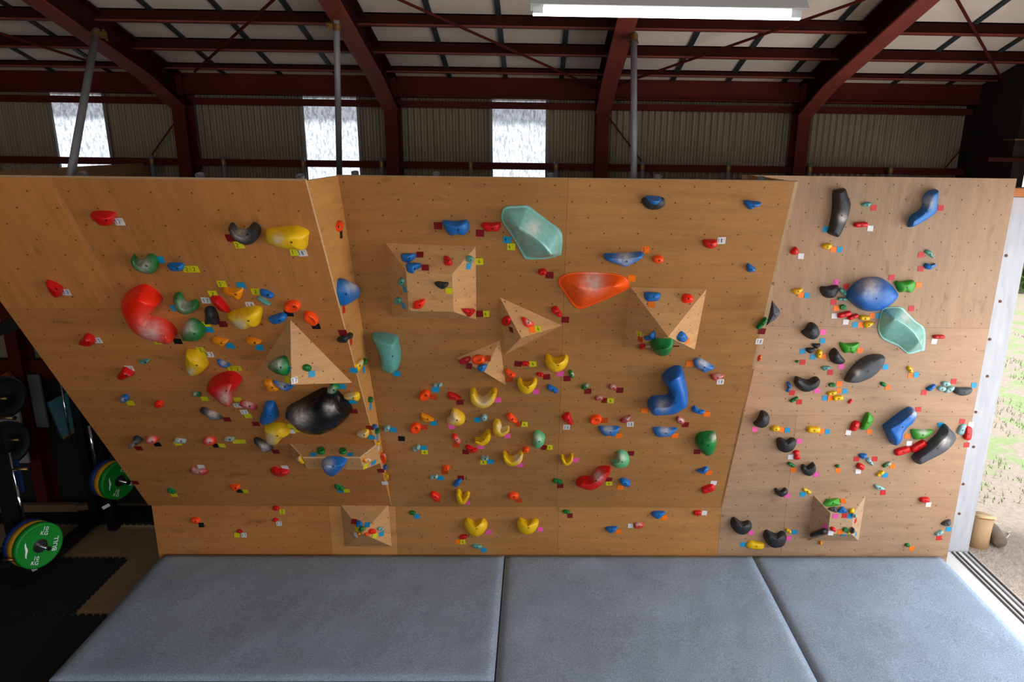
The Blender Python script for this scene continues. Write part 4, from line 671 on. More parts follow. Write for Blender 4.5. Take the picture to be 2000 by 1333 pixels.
TAPES="""
L|white|232.9|433.6|17'|white tape square, nearest right of the flat-topped red hold near the top left corner
L|white|128.5|571.4|17|white tape square, nearest right of the red wedge hold nearest the far left edge
L|blue|311.7|507.9||cyan tape square, nearest right of the green jug
L|yellow|365.5|526.2|2|yellow tape square, nearest right of the blue half-moon hold with two joined yellow tapes
L|yellow|379.5|526.2|2|yellow tape square, second right of the blue half-moon hold with two joined yellow tapes
L|yellow|308.3|667.3|2|yellow tape square, nearest below the big red-orange hook with a chalky arm
L|black|347.1|667.3||black tape square, nearest left of the green dome
L|blue|342.1|602.6||cyan tape square, nearest left of the green crescent jug with a chalky inside
L|yellow|402.4|635.1||yellow tape square, nearest below the black shield-shaped hold
L|blue|408.2|644.2||cyan tape square, nearest below the black shield-shaped hold
L|darkred|435|633.8||dark red tape square, nearest right of the black shield-shaped hold
L|yellow|415.8|574.6|2|yellow tape square, nearest above the long slanted red hold
L|white|401.8|587.3|17|white tape square, nearest left of the long slanted red hold
L|yellow|433.1|555.1|3'|yellow tape square, nearest left of the amber bone-shaped hold
L|blue|470.6|558.4||cyan tape square, nearest above the amber bone-shaped hold
L|darkred|450.5|465.2||dark red tape square, nearest left of the black crescent jug near the top
L|yellow|467|478.9|2'|yellow tape square, nearest below the black crescent jug near the top
L|yellow|575.4|493.4|1'|yellow tape square, nearest below the large yellow hold near the top
L|white|590.7|494.4|18'|white tape square, nearest right of the large yellow hold near the top
L|yellow|499.1|570|2|yellow tape square, nearest right of the amber bone-shaped hold
L|black|564.3|612.9||black tape square, nearest right of the large yellow hold below the amber bone
L|black|617|637.9||black tape square, nearest above the tall triangular wooden volume
L|white|488.3|596.3|18|white tape square, nearest above the large yellow hold below the amber bone
L|blue|449.5|676.3||cyan tape square, nearest below the large yellow hold below the amber bone
L|blue|507.3|679.6||cyan tape square, nearest above the green nub on the tall triangular volume
L|yellow|391.7|684.1|2|yellow tape square, nearest below the green dome
L|yellow|397.4|692||yellow tape square, nearest above the yellow boulder hold
L|white|409|693.3|17|white tape square, nearest right of the yellow boulder hold
L|white|190.3|665.6|17|white tape square, nearest left of the big red-orange hook with a chalky arm
L|white|253|720.1|17|white tape square, nearest below the big red-orange hook with a chalky arm
L|yellow|452|720.4|2|yellow tape square, nearest above the large two-lobed red hold
L|yellow|464|720.4|2|yellow tape square, nearest left of the green nub on the tall triangular volume
L|yellow|464|781.3||yellow tape square, nearest right of the large two-lobed red hold
L|white|463.7|792.5|17|white tape square, nearest below the large two-lobed red hold
L|white|477.2|805.7|17|white tape square, nearest left of the blue thumb-shaped hold
L|yellow|484.2|813.1||yellow tape square, nearest left of the blue thumb-shaped hold
L|darkred|443.4|820||dark red tape square, nearest below the large two-lobed red hold
L|yellow|399.7|779.6||yellow tape square, nearest left of the large two-lobed red hold
L|yellow|254.5|787.9||yellow tape square, second left of the yellow boulder hold
L|darkred|271|876.6||dark red tape square, nearest left of the large two-lobed red hold
L|black|307.3|869||black tape square, nearest left of the large two-lobed red hold
L|yellow|346.9|867.1||yellow tape square, third below the yellow boulder hold
L|black|421.9|871.2||black tape square, nearest below the large two-lobed red hold
L|yellow|432.7|870.9||yellow tape square, fourth below the large two-lobed red hold
L|yellow|460.7|863.4||yellow tape square, second below the large two-lobed red hold
L|yellow|473.1|863.4||yellow tape square, nearest below the blue thumb-shaped hold
L|white|392.7|912.4||white tape square, third below the large two-lobed red hold
L|darkred|264|943.5||dark red tape square, fourth below the large two-lobed red hold
L|yellow|340.4|968||yellow tape square, third below the red wedge hold nearest the far left edge
L|black|468|960.1||black tape square, nearest below the large yellow hold under the blue thumb
L|yellow|478.3|960.4||yellow tape square, nearest below the large yellow hold under the blue thumb
L|white|556.3|913.6||white tape square, nearest below the large yellow hold under the blue thumb
L|darkred|499.7|828.8||dark red tape square, nearest left of the blue thumb-shaped hold
L|yellow|569|833.2||yellow tape square, nearest right of the large yellow hold under the blue thumb
L|white|569|843.6||white tape square, nearest right of the large yellow hold under the blue thumb
L|yellow|580.6|841||yellow tape square, nearest left of the big glossy black blob on the left overhang
L|darkred|691.1|804||dark red tape square, nearest right of the big glossy black blob on the left overhang
L|blue|668|755.7||cyan tape square, nearest above the big glossy black blob on the left overhang
L|blue|688.6|784.9||cyan tape square, nearest right of the big glossy black blob on the left overhang
L|darkred|538.5|883.2||dark red tape square, nearest below the large yellow hold under the blue thumb
L|blue|725.8|855||cyan tape square, third right of the wide flat wooden volume
L|darkred|669.8|650.4||dark red tape square, nearest below the blue wedge on the narrow side panel
L|blue|690.8|724.2||cyan tape square, second left of the faceted teal horn
L|darkred|722.1|836.5||dark red tape square, nearest right of the wide flat wooden volume
L|darkred|743.9|920.4||dark red tape square, nearest above the pyramid volume on the kickboard
L|white|751.8|944.6||white tape square, nearest above the pyramid volume on the kickboard
L|darkred|678.3|913.8||dark red tape square, nearest right of the blue ribbed hold
L|yellow|689.5|914.1||yellow tape square, nearest right of the blue ribbed hold
L|blue|665.7|960.1||cyan tape square, nearest below the blue ribbed hold
L|yellow|676.3|959.6||yellow tape square, nearest below the blue ribbed hold
V2t|blue|612.2|888||cyan tape square, nearest left of the wide flat wooden volume
V2t|blue|684.5|888||cyan tape square, nearest right of the wide flat wooden volume
V2r|yellow|714.2|911.6||yellow tape square, second right of the blue ribbed hold
V2r|blue|729.9|904.7||cyan tape square, second right of the wide flat wooden volume
V1a|blue|563|720.9||cyan tape square, nearest below the tall triangular wooden volume
V1a|yellow|560.9|742||yellow tape square, nearest below the green nub on the tall triangular volume
V1b|blue|609.2|730.8||cyan tape square, nearest right of the tall triangular wooden volume
V1b|white|575.2|743.5|17|white tape square, nearest right of the green nub on the tall triangular volume
S|black|666.7|458.1||black tape square, nearest right of the large yellow hold near the top
S|red|671.9|604.4||red tape square, nearest below the blue wedge on the narrow side panel
S|red|686|666.4||red tape square, nearest left of the faceted teal horn
S|blue|711|722.6||cyan tape square, nearest left of the faceted teal horn
S|blue|724.1|794||cyan tape square, second right of the big glossy black blob on the left overhang
S|blue|737.3|853.8||cyan tape square, fourth right of the wide flat wooden volume
S|white|740|875.7||white tape square, nearest right of the wide flat wooden volume
K|black|393.2|1026.3||black tape square, second below the large yellow hold under the blue thumb
K|yellow|551.1|1000|2|yellow tape square, second left of the blue ribbed hold
K|white|544.9|1023.6|17|white tape square, second below the blue ribbed hold
K|yellow|462.8|1046||yellow tape square, third below the large yellow hold under the blue thumb
K|white|476.4|1046|17|white tape square, third below the large yellow hold under the blue thumb
V3t|darkred|690.9|1019.2||dark red tape square, nearest left of the pyramid volume on the kickboard
V3t|blue|717.3|1025.5||cyan tape square, nearest right of the pyramid volume on the kickboard
V3l|yellow|696.5|1035||yellow tape square, nearest left of the pyramid volume on the kickboard
V3l|white|694.9|1045.2||white tape square, nearest left of the pyramid volume on the kickboard
V3r|yellow|732.2|1047.2||yellow tape square, nearest below the pyramid volume on the kickboard
V3r|blue|745.3|1043.6||cyan tape square, second right of the pyramid volume on the kickboard
M|darkred|855.5|441.4||dark red tape square, nearest left of the large blue hold high on the middle wall
M|darkred|937.7|455.9||dark red tape square, nearest right of the large blue hold high on the middle wall
M|blue|990.5|469.1|9'|cyan tape square, nearest left of the big translucent teal hold on the middle wall
M|yellow|998.4|482.3|4'|yellow tape square, nearest left of the big translucent teal hold on the middle wall
M|darkred|1073.5|538.1||dark red tape square, nearest below the big translucent teal hold on the middle wall
M|orange|1260.8|488.1|5'|orange tape square, nearest right of the blue wing-shaped hold near the top
M|orange|1233.9|544.2||orange tape square, nearest below the blue wing-shaped hold near the top
M|white|1409.3|470.3|18'|white tape square, nearest right of the blue-and-black twin hold at the top
V4t|darkred|820|497.5||dark red tape square, second above the box-shaped wooden volume
V4f|darkred|830.4|523.2||dark red tape square, nearest above the box-shaped wooden volume
V4f|yellow|877|568.6||yellow tape square, nearest right of the box-shaped wooden volume
V4l|blue|790|565.1||cyan tape square, nearest left of the box-shaped wooden volume
V4l|blue|788.3|598.2||cyan tape square, nearest above the faceted teal horn
V4r|blue|915.7|520.3||cyan tape square, nearest below the large blue hold high on the middle wall
M|yellow|935.9|511.2|4|yellow tape square, nearest below the large blue hold high on the middle wall
M|darkred|936.4|613.6||dark red tape square, nearest right of the box-shaped wooden volume
M|yellow|948.3|613.6|4|yellow tape square, nearest left of the upper three-sided volume
V5a|darkred|998|644.5||dark red tape square, nearest left of the upper three-sided volume
V5b|orange|1039.5|644.2||orange tape square, nearest right of the upper three-sided volume
V5b|yellow|1051.1|642.8|4|yellow tape square, nearest right of the upper three-sided volume
M|darkred|1104.1|625.2||dark red tape square, nearest left of the big orange fin
V6a|darkred|916.2|715.4||dark red tape square, nearest left of the lower three-sided volume
V6a|darkorange|952.9|700.3||dull orange tape square, nearest above the lower three-sided volume
M|darkorange|995|741.5||dull orange tape square, nearest left of the yellow bowl jug above the banana-shaped one
M|darkred|1011.9|711.5||dark red tape square, nearest above the yellow bowl jug above the banana-shaped one
M|yellow|1040.9|711.5|4|yellow tape square, nearest above the yellow bowl jug above the banana-shaped one
V7t|orange|1272.3|594.8||orange tape square, nearest left of the big open pyramid volume
V7l|yellow|1248.2|653|4|yellow tape square, nearest left of the green half-dome
V7l|darkorange|1250.3|663.4||dull orange tape square, nearest left of the green half-dome
V7r|orange|1343.6|666.7||orange tape square, nearest right of the green half-dome
V7b|white|1266|677.8||white tape square, nearest left of the green half-dome
V7b|darkred|1320.1|677||dark red tape square, nearest right of the green half-dome
M|orange|1347.4|711.3||orange tape square, nearest left of the blue bean hold
M|white|1407.1|746.3|18|white tape square, nearest right of the blue bean hold
M|darkred|1488|647.6||dark red tape square, nearest below the dark triangular hold
M|white|1483|667.4|18|white tape square, nearest below the dark triangular hold
M|blue|851|761.6||cyan tape square, nearest above the yellow dome with a chalky left face
M|darkorange|846.7|776.3||dull orange tape square, nearest left of the yellow dome with a chalky left face
M|darkred|898.3|786.6||dark red tape square, nearest above the yellow dome with a chalky left face
M|pink|972.1|782||pink tape square, nearest right of the yellow banana-shaped jug
M|blue|847|827.4||cyan tape square, nearest left of the yellow dome with a chalky left face
M|darkorange|828.2|835.5||dull orange tape square, second left of the yellow dome with a chalky left face
M|pink|881.9|833.8||pink tape square, nearest below the yellow dome with a chalky left face
M|blue|932.5|820.8||cyan tape square, nearest above the yellow curl hold
M|darkorange|1013.1|829.4||dull orange tape square, nearest right of the yellow crescent with white inside
M|yellow|1024.2|829.4|4|yellow tape square, nearest above the pale green chalky knob
M|pink|990.7|851.9||pink tape square, nearest below the yellow crescent with white inside
M|pink|938.9|873||pink tape square, nearest below the yellow curl hold
M|black|784.3|857.6||black tape square, nearest left of the yellow dome with a chalky left face
M|blue|827.7|875.7||cyan tape square, second left of the yellow dome with a chalky left face
M|yellow|829.4|883.7|4|yellow tape square, nearest below the yellow dome with a chalky left face
M|darkorange|890.9|870.4||dull orange tape square, nearest left of the yellow curl hold
M|darkred|909.7|883.7||dark red tape square, nearest left of the yellow curl hold
M|yellow|944.2|903.9|4|yellow tape square, nearest below the yellow curl hold
M|blue|958.2|902.5||cyan tape square, nearest left of the yellow open crescent with a chalky right arm
M|pink|1015.2|908.9||pink tape square, nearest below the yellow open crescent with a chalky right arm
M|darkorange|868.6|922.7||dull orange tape square, nearest above the small yellow crescent near the foot
M|pink|1094.1|730.6||pink tape square, nearest below the yellow bowl jug right of the three-sided volumes
M|darkred|1067.7|736.8||dark red tape square, nearest below the yellow bowl jug right of the three-sided volumes
M|darkred|1107.9|740.2||dark red tape square, second below the yellow bowl jug right of the three-sided volumes
M|pink|1046.3|765.6||pink tape square, nearest right of the yellow bowl jug above the banana-shaped one
M|darkred|1148.3|764.8||dark red tape square, nearest right of the yellow bowl jug right of the three-sided volumes
M|darkred|1210.7|763||dark red tape square, nearest left of the big blue boomerang
M|darkred|1181.8|782.9||dark red tape square, nearest above the blue bow-shaped hold
M|yellow|1192.4|783.4|4|yellow tape square, nearest above the blue bow-shaped hold
M|white|1106.6|835.1|18|white tape square, nearest right of the pale green chalky knob
M|darkorange|1180.8|821.9||dull orange tape square, nearest above the blue bow-shaped hold
M|white|1230.9|829.4|18|white tape square, nearest right of the blue bow-shaped hold
M|orange|1208.8|851.8||orange tape square, nearest right of the blue bow-shaped hold
M|darkred|1062.7|875||dark red tape square, nearest below the pale green chalky knob
M|yellow|1073.1|874.6|4|yellow tape square, nearest right of the pale green chalky knob
M|orange|1258.6|802.7||orange tape square, nearest above the blue half-moon below the blue boomerang
M|orange|1380.7|809.6||orange tape square, nearest above the large green egg-shaped hold
M|darkred|1338.9|830.3||dark red tape square, nearest right of the blue half-moon below the blue boomerang
M|orange|1318.8|851.7||orange tape square, nearest right of the blue half-moon below the blue boomerang
M|darkred|1361.4|883.4||dark red tape square, nearest left of the large green egg-shaped hold
M|blue|860|934.4||cyan tape square, nearest left of the small yellow crescent near the foot
M|darkred|900.1|934||dark red tape square, nearest above the small yellow crescent near the foot
M|darkorange|853.4|978.1||dull orange tape square, nearest left of the small yellow crescent near the foot
M|pink|912|982.7||pink tape square, nearest below the small yellow crescent near the foot
M|darkorange|1013.5|978.1||dull orange tape square, nearest above the right yellow heart-shaped hold on the kickboard
K|blue|814.2|1009.4||cyan tape square, nearest left of the left yellow heart-shaped hold on the kickboard
K|pink|954.9|1040.3||pink tape square, nearest right of the left yellow heart-shaped hold on the kickboard
K|pink|1055.2|1035||pink tape square, nearest right of the right yellow heart-shaped hold on the kickboard
K|orange|893.9|1058.9||orange tape square, nearest left of the left yellow heart-shaped hold on the kickboard
K|yellow|903.8|1059.4|4|yellow tape square, nearest below the left yellow heart-shaped hold on the kickboard
K|blue|944.7|1075.1||cyan tape square, nearest below the left yellow heart-shaped hold on the kickboard
M|pink|1124|899.6||pink tape square, nearest right of the thin yellow V-shaped hold
M|darkred|1232.1|886.4||dark red tape square, nearest right of the pale green curl
M|darkred|1189.5|937.6||dark red tape square, nearest right of the large wavy red hold
M|yellow|1189.5|945|4|yellow tape square, nearest right of the large wavy red hold
M|darkred|1094.2|949.9||dark red tape square, nearest below the thin yellow V-shaped hold
M|orange|1211.5|952.7||orange tape square, nearest below the pale green curl
K|darkred|1113.3|1008||dark red tape square, nearest right of the right yellow heart-shaped hold on the kickboard
K|orange|1298.4|1012.1||orange tape square, nearest left of the black bean nearest the kickboard end
K|orange|1207.7|1039.5||orange tape square, nearest below the large wavy red hold
K|white|1231.6|1028||white tape square, nearest below the large wavy red hold
M|orange|1384.7|924.2||orange tape square, nearest below the large green egg-shaped hold
M|white|1393.7|944.2||white tape square, nearest below the large green egg-shaped hold
K|white|1375.7|1002.7||white tape square, nearest left of the black bean nearest the kickboard end
R|pink|1466.6|1041.5||pink tape square, nearest right of the black bean nearest the kickboard end
R|pink|1540.8|1052.3||pink tape square, nearest right of the lowest black bean on the right wall
R|blue|1451.4|1064.4||cyan tape square, nearest left of the yellow slab
R|blue|1552|1039.9||cyan tape square, nearest right of the lowest black bean on the right wall
R|pink|1537.7|968.7||pink tape square, nearest right of the small black crescent
R|blue|1568.1|966.4||cyan tape square, nearest right of the small black crescent
R|blue|1612.6|448.3||cyan tape square, nearest below the tall black slab near the top
R|red|1706.7|406.3||red tape square, nearest right of the tall black slab near the top
R|white|1700|446.5||white tape square, nearest right of the tall black slab near the top
R|white|1564.4|500.8||white tape square, nearest above the black half-moon
R|orange|1628.3|487.5||orange tape square, nearest below the tall black slab near the top
R|blue|1639.4|487.8||cyan tape square, nearest above the black half-moon
R|red|1837.5|406.8||red tape square, nearest right of the blue curved hold near the top right corner
R|red|1799|498.1||red tape square, nearest below the blue curved hold near the top right corner
R|red|1798.5|525.6||red tape square, nearest above the leaf-green hold
R|orange|1565.2|577||orange tape square, nearest left of the black half-moon
R|blue|1575.8|577.7||cyan tape square, nearest left of the black half-moon
R|pink|1632.9|551.6|5'|pink tape square, nearest above the black half-moon
R|red|1652.9|559.6||red tape square, nearest right of the black half-moon
R|red|1628.2|590.8||red tape square, nearest below the black half-moon
R|orange|1633.9|602.7||orange tape square, nearest below the black half-moon
R|white|1629.6|617.6||white tape square, nearest below the black half-moon
R|white|1652|629.5||white tape square, nearest above the leaf-green bat-shaped hold
R|orange|1704.5|616.9||orange tape square, nearest below the big blue dome
R|blue|1715.2|616.9||cyan tape square, nearest below the big blue dome
R|blue|1670.3|634.8||cyan tape square, nearest above the leaf-green bat-shaped hold
R|orange|1681|635.2||orange tape square, nearest above the leaf-green bat-shaped hold
R|pink|1607.8|649||pink tape square, nearest right of the black dome with pink tape
R|blue|1606.5|666.1||cyan tape square, nearest right of the black dome with pink tape
R|blue|1567.6|686.8||cyan tape square, nearest below the black dome with pink tape
R|blue|1587.9|697.5||cyan tape square, nearest left of the black dome beside the leaf-green bat shape
R|orange|1608.3|696.8||orange tape square, nearest left of the black dome beside the leaf-green bat shape
R|red|1567.6|707.9||red tape square, nearest above the widest black crescent on the right wall
R|pink|1643.6|716.8||pink tape square, nearest below the black dome beside the leaf-green bat shape
R|orange|1680|684.9||orange tape square, nearest right of the leaf-green bat-shaped hold
R|red|1741.2|542.5||red tape square, nearest left of the leaf-green hold
R|orange|1794.7|557.3||orange tape square, nearest right of the leaf-green hold
R|red|1780.1|603.1||red tape square, nearest below the leaf-green hold
R|white|1824.6|667.5||white tape square, nearest right of the big translucent teal hold on the right wall
R|red|1621.7|728||red tape square, nearest below the black dome beside the leaf-green bat shape
R|pink|1595.6|764.2||pink tape square, nearest right of the widest black crescent on the right wall
R|red|1547|767.8||red tape square, nearest left of the widest black crescent on the right wall
R|red|1561|785.5||red tape square, nearest below the widest black crescent on the right wall
R|blue|1729.4|717.4||cyan tape square, nearest right of the large charcoal lens-shaped hold
R|orange|1639.4|749.8||orange tape square, nearest below the black dome beside the leaf-green bat shape
R|orange|1639.4|763.6||orange tape square, second left of the large charcoal lens-shaped hold
R|blue|1649.6|764.6||cyan tape square, nearest below the large charcoal lens-shaped hold
R|blue|1611.5|778.3||cyan tape square, nearest right of the widest black crescent on the right wall
R|orange|1621.2|778.6||orange tape square, nearest right of the widest black crescent on the right wall
R|orange|1734.2|757.4||orange tape square, nearest right of the large charcoal lens-shaped hold
R|orange|1778.9|733.7||orange tape square, nearest below the big translucent teal hold on the right wall
R|blue|1789.1|732.6||cyan tape square, nearest left of the charcoal half-moon near the right edge
R|red|1804.8|767.3||red tape square, nearest left of the charcoal half-moon near the right edge
R|red|1862.9|745.6||red tape square, nearest above the charcoal half-moon near the right edge
R|blue|1902.7|753.1||cyan tape square, nearest right of the charcoal half-moon near the right edge
R|red|1793.8|800.3||red tape square, nearest right of the big blue boot-shaped hold
R|orange|1772.6|852.6||orange tape square, nearest below the big blue boot-shaped hold
R|white|1775.9|866.6||white tape square, nearest left of the red pill touching the charcoal horn
R|blue|1837.3|830.3||cyan tape square, nearest above the large charcoal horn-shaped hold
R|red|1879.6|823.7||red tape square, nearest above the red upright pill at the right edge
R|white|1896.4|829.5||white tape square, nearest above the red upright pill at the right edge
R|red|1888.2|869.9||red tape square, nearest below the red upright pill at the right edge
R|pink|1473.8|839.3||pink tape square, nearest below the black dome beside the middle wall's lower edge
R|orange|1527.5|840.1||orange tape square, nearest above the black heart-shaped hold
R|blue|1537.4|840.6||cyan tape square, nearest above the black heart-shaped hold
R|pink|1561.3|862.4||pink tape square, nearest right of the black heart-shaped hold
R|orange|1605.5|843.4||orange tape square, nearest right of the black heart-shaped hold
R|blue|1615.7|843.8||cyan tape square, nearest left of the leaf-green leaf-shaped hold
R|white|1657|845.6||white tape square, nearest left of the leaf-green leaf-shaped hold
R|orange|1697.9|843.8||orange tape square, nearest below the leaf-green leaf-shaped hold
R|white|1544.3|893.3||white tape square, nearest below the black heart-shaped hold
R|orange|1549.4|918.5||orange tape square, nearest left of the black open crescent
R|pink|1594.6|927.6||pink tape square, nearest right of the black open crescent
R|orange|1636.9|919.3||orange tape square, nearest right of the black open crescent
R|red|1673|897.1||red tape square, nearest right of the black open crescent
R|red|1708.6|897.1||red tape square, nearest left of the red pill under the blue boot
R|white|1676.3|921.5||white tape square, nearest left of the red pill under the blue boot
R|orange|1743.4|911.4||orange tape square, nearest below the red pill under the blue boot
R|blue|1728.8|928.9||cyan tape square, nearest below the red pill under the blue boot
R|red|1724.7|963.1||red tape square, nearest below the red pill under the blue boot
R|white|1813.5|986.4||white tape square, nearest below the red pill touching the charcoal horn
R|blue|1852.8|1034.3||cyan tape square, nearest below the large charcoal horn-shaped hold
R|red|1834.1|1051.6||red tape square, nearest below the large charcoal horn-shaped hold
R|orange|1781|1072.2||orange tape square, nearest below the red pill touching the charcoal horn
V8t|orange|1647|979||orange tape square, nearest above the square-topped wooden volume
V8f|pink|1631.7|1009||pink tape square, nearest above the square-topped wooden volume
V8f|red|1649.7|1008.1||red tape square, nearest right of the square-topped wooden volume
V8f|blue|1660|1009||cyan tape square, nearest right of the square-topped wooden volume
V8r|red|1671.3|1018||red tape square, second right of the square-topped wooden volume
V8f|white|1622.7|1042||white tape square, nearest below the square-topped wooden volume
V8f|orange|1641.1|1039.6||orange tape square, nearest below the square-topped wooden volume
V8r|blue|1671.7|1044.1||cyan tape square, second right of the square-topped wooden volume
V8b|blue|1647.9|1046.5||cyan tape square, nearest below the square-topped wooden volume
V8l|pink|1611.9|1028.8||pink tape square, nearest left of the square-topped wooden volume
M|blue|774.7|730.3||cyan tape square, nearest below the faceted teal horn
M|blue|767.7|840.3||cyan tape square, third left of the yellow dome with a chalky left face
"""
twin = None
for ln in HOLDS.strip().split('\n'):
    ob = make_hold(ln)
    if 'twin' in ln: twin = ob
make_hold('M|blue|P|1261.8,388.2 1266.9,385.2 1291.2,387.2 1290.2,392.3 1281,399.4 1268.9,397.4||9||', twin, 'grip')

# ------------------------------------------------------------------ tape squares with hand-written route numbers
STROKES = {'1': [(.3, .75, .5, 1), (.5, 1, .5, 0)], '2': [(.1, .8, .35, 1), (.35, 1, .75, .95), (.75, .95, .8, .65), (.8, .65, .1, 0), (.1, 0, .9, 0)], '3': [(.1, 1, .8, 1), (.8, 1, .4, .55), (.4, .55, .85, .3), (.85, .3, .5, 0), (.5, 0, .1, .1)], '4': [(.6, 1, .1, .35), (.1, .35, .9, .35), (.65, .7, .65, 0)], '5': [(.8, 1, .2, 1), (.2, 1, .15, .55), (.15, .55, .7, .55), (.7, .55, .8, .2), (.8, .2, .4, 0), (.4, 0, .1, .1)], '7': [(.1, 1, .9, 1), (.9, 1, .4, 0)], '8': [(.5, .5, .15, .75), (.15, .75, .5, 1), (.5, 1, .85, .75), (.85, .75, .15, .25), (.15, .25, .5, 0), (.5, 0, .85, .25), (.85, .25, .5, .5)], '9': [(.8, .6, .3, .5), (.3, .5, .2, .85), (.2, .85, .6, 1), (.6, 1, .8, .85), (.8, .85, .6, 0)], "'": [(.3, 1, .25, .78)]}
TG = {'white': 'white tape squares', 'yellow': 'yellow tape squares', 'blue': 'cyan tape squares', 'darkred': 'dark red tape squares', 'red': 'red tape squares', 'orange': 'orange tape squares', 'darkorange': 'dull orange tape squares', 'pink': 'pink tape squares', 'black': 'black tape squares'}
for ln in TAPES.strip().split('\n'):
    wk, col, x, y, txt, lab = ln.split('|'); p0, n, u, v = PL[wk]; c = hit(wk, float(x), float(y), .002)
    bm = bmesh.new(); h = .0205 if wk in 'RK' else .0235
    a = rnd.uniform(-.07, .07); U, W = u*cos(a)+v*sin(a), v*cos(a)-u*sin(a)
    if wk[0] == 'V': h *= .86
    q = [c+U*i*h+W*j*h*.94 for i, j in ((-1, -1), (1, -1), (1, 1), (-1, 1))]
    A = [bm.verts.new(p) for p in q]; B = [bm.verts.new(p-n*.0016) for p in q]; bm.faces.new(A)
    for i in range(4): bm.faces.new((A[i], B[i], B[(i+1) % 4], A[(i+1) % 4]))
    k = len(txt); cw = .016 if k > 2 else .019
    for i, chx in enumerate(txt):
        ox = (i-k/2)*cw+.002
        for s in STROKES.get(chx, ()):
            p, r = (c+U*(ox+s[e]*cw*.72)+W*(s[e+1]-.5)*.026+n*.0006 for e in (0, 2)); d = (r-p).normalized(); w = d.cross(n)*.0013
            f = bm.faces.new([bm.verts.new(t) for t in (p-w, r-w, r+w, p+w)]); f.material_index = 1
    me = bpy.data.meshes.new('tape_square'); bmesh.ops.translate(bm, verts=bm.verts, vec=-c); bm.to_mesh(me); bm.free(); me.materials.append(tapemat(col)); me.materials.append(INK)
    o = link('tape_square', me); o.location = c; tag(o, lab, 'tape', TG[col])

# ------------------------------------------------------------------ crash mats
MZ = .16
def fabric():
    t = NT('mat_canvas'); o = t.obj(); n = t.noise(o, 120, 2, .8); b = t.noise(o, 3.2, 4); w = t.noise(o, 2.3, 3, .5)
    col = t.mix(t.math('MULTIPLY_ADD', t.maprange(n, .3, .7), .6, t.math('MULTIPLY', b, .4)), (.15, .185, .235, 1), (.43, .51, .61, 1))
    t.l(col, t.b.inputs['Base Color']); t.b.inputs['Roughness'].default_value = .85; t.b.inputs['Specular IOR Level'].default_value = .2
    h = t.math('MULTIPLY_ADD', w, 1.0, t.math('MULTIPLY', n, .04)); t.bump(h, .4, .05); return t.m
CANVAS = fabric()
def crash_mat(x0, x1, y0, y1, lab):
    bm = bmesh.new(); nx, ny = max(2, int((x1-x0)/.05)), max(2, int((y1-y0)/.05)); G = {}
    sd = rnd.random()*9
    for i in range(nx+1):
        for j in range(ny+1):
            x, y = x0+(x1-x0)*i/nx, y0+(y1-y0)*j/ny; e = min(x-x0, x1-x, y-y0, y1-y)
            z = MZ-.012*math.exp(-e/.02)+.004*sin(x*5.1+sd)*sin(y*4.3+sd*2)*min(1, e*4)+.0025*sin((x+y)*11+sd)*min(1, e*4)
            G[i, j] = bm.verts.new((x, y, z))
    for i in range(nx):
        for j in range(ny): bm.faces.new((G[i, j], G[i+1, j], G[i+1, j+1], G[i, j+1]))
    edge = [(i, 0) for i in range(nx)]+[(nx, j) for j in range(ny)]+[(i, ny) for i in range(nx, 0, -1)]+[(0, j) for j in range(ny, 0, -1)]
    low = [bm.verts.new((G[k].co.x, G[k].co.y, .003)) for k in edge]
    for i in range(len(edge)): bm.faces.new((G[edge[i]], low[i], low[(i+1) % len(edge)], G[edge[(i+1) % len(edge)]]))
    o = mesh('crash_mat', bm, CANVAS, None, True, ((x0+x1)/2, (y0+y1)/2, 0)); tag(o, lab, 'crash mat', 'grey crash mats')
Y0 = atZ(86, 1327, MZ).y; yb = YK-.022
xa, xb, xc = atZ(318, 1083, MZ).x, atZ(979, 1170, MZ).x, atZ(1512, 1165, MZ).x; xd = atZ(1915, 1165, MZ).x
crash_mat(xa, xb-.004, Y0, yb, 'left grey canvas crash mat under the leaning left wall')
crash_mat(xb+.004, xc-.005, Y0-.55, yb, 'middle grey canvas crash mat under the middle wall')
crash_mat(xc+.005, xd, Y0-.55, yb, 'right grey canvas crash mat beside the doorway rails')
crash_mat(xa-.02, xb-.004, Y0-1.6, Y0-.012, 'front grey crash mat cut off by the bottom of the photo')

# ------------------------------------------------------------------ the building
YB = 5.9; XW = 3.62
def concrete(name, a, b, sc=3): return plain(name, a, .85, 0, b, sc, .1)
def boards():
    t = NT('floor_boards'); o = t.obj(); n = t.noise(t.mapping(o, (.8, 9, 1)), 3, 4); b = t.noise(o, 1.2, 3)
    t.l(t.mix(t.math('MULTIPLY_ADD', n, .6, t.math('MULTIPLY', b, .4)), (.13, .082, .04, 1), (.40, .28, .155, 1)), t.b.inputs['Base Color']); t.b.inputs['Roughness'].default_value = .7; return t.m
bm = bmesh.new(); box(bm, (-6.2, -3, -.1), (3.30, YB+.15, 0)); tag(mesh('floor', bm, boards()), kind='structure')
bm = bmesh.new(); box(bm, (3.30, -3, -.1), (XW-.02, 5.15, -.002)); tag(mesh('trim_1', bm, concrete('pale_concrete', (.72, .70, .68, 1), .12)), kind='structure')
t = concrete('rail_dark', (.12, .10, .09, 1), .3)
for i, x in enumerate((3.505, 3.545, 3.60, 3.645)):
    bm = bmesh.new(); box(bm, (x-.006, -3, -.06), (x+.006, 5.14, .008)); tag(mesh('trim_%d' % (i+2), bm, t if i != 2 else GALV), kind='structure')
bm = bmesh.new(); box(bm, (XW-.02, -3, -.1), (XW+.05, 5.15, -.004)); tag(mesh('trim_6', bm, concrete('sill_concrete', (.66, .64, .62, 1), .15)), kind='structure')
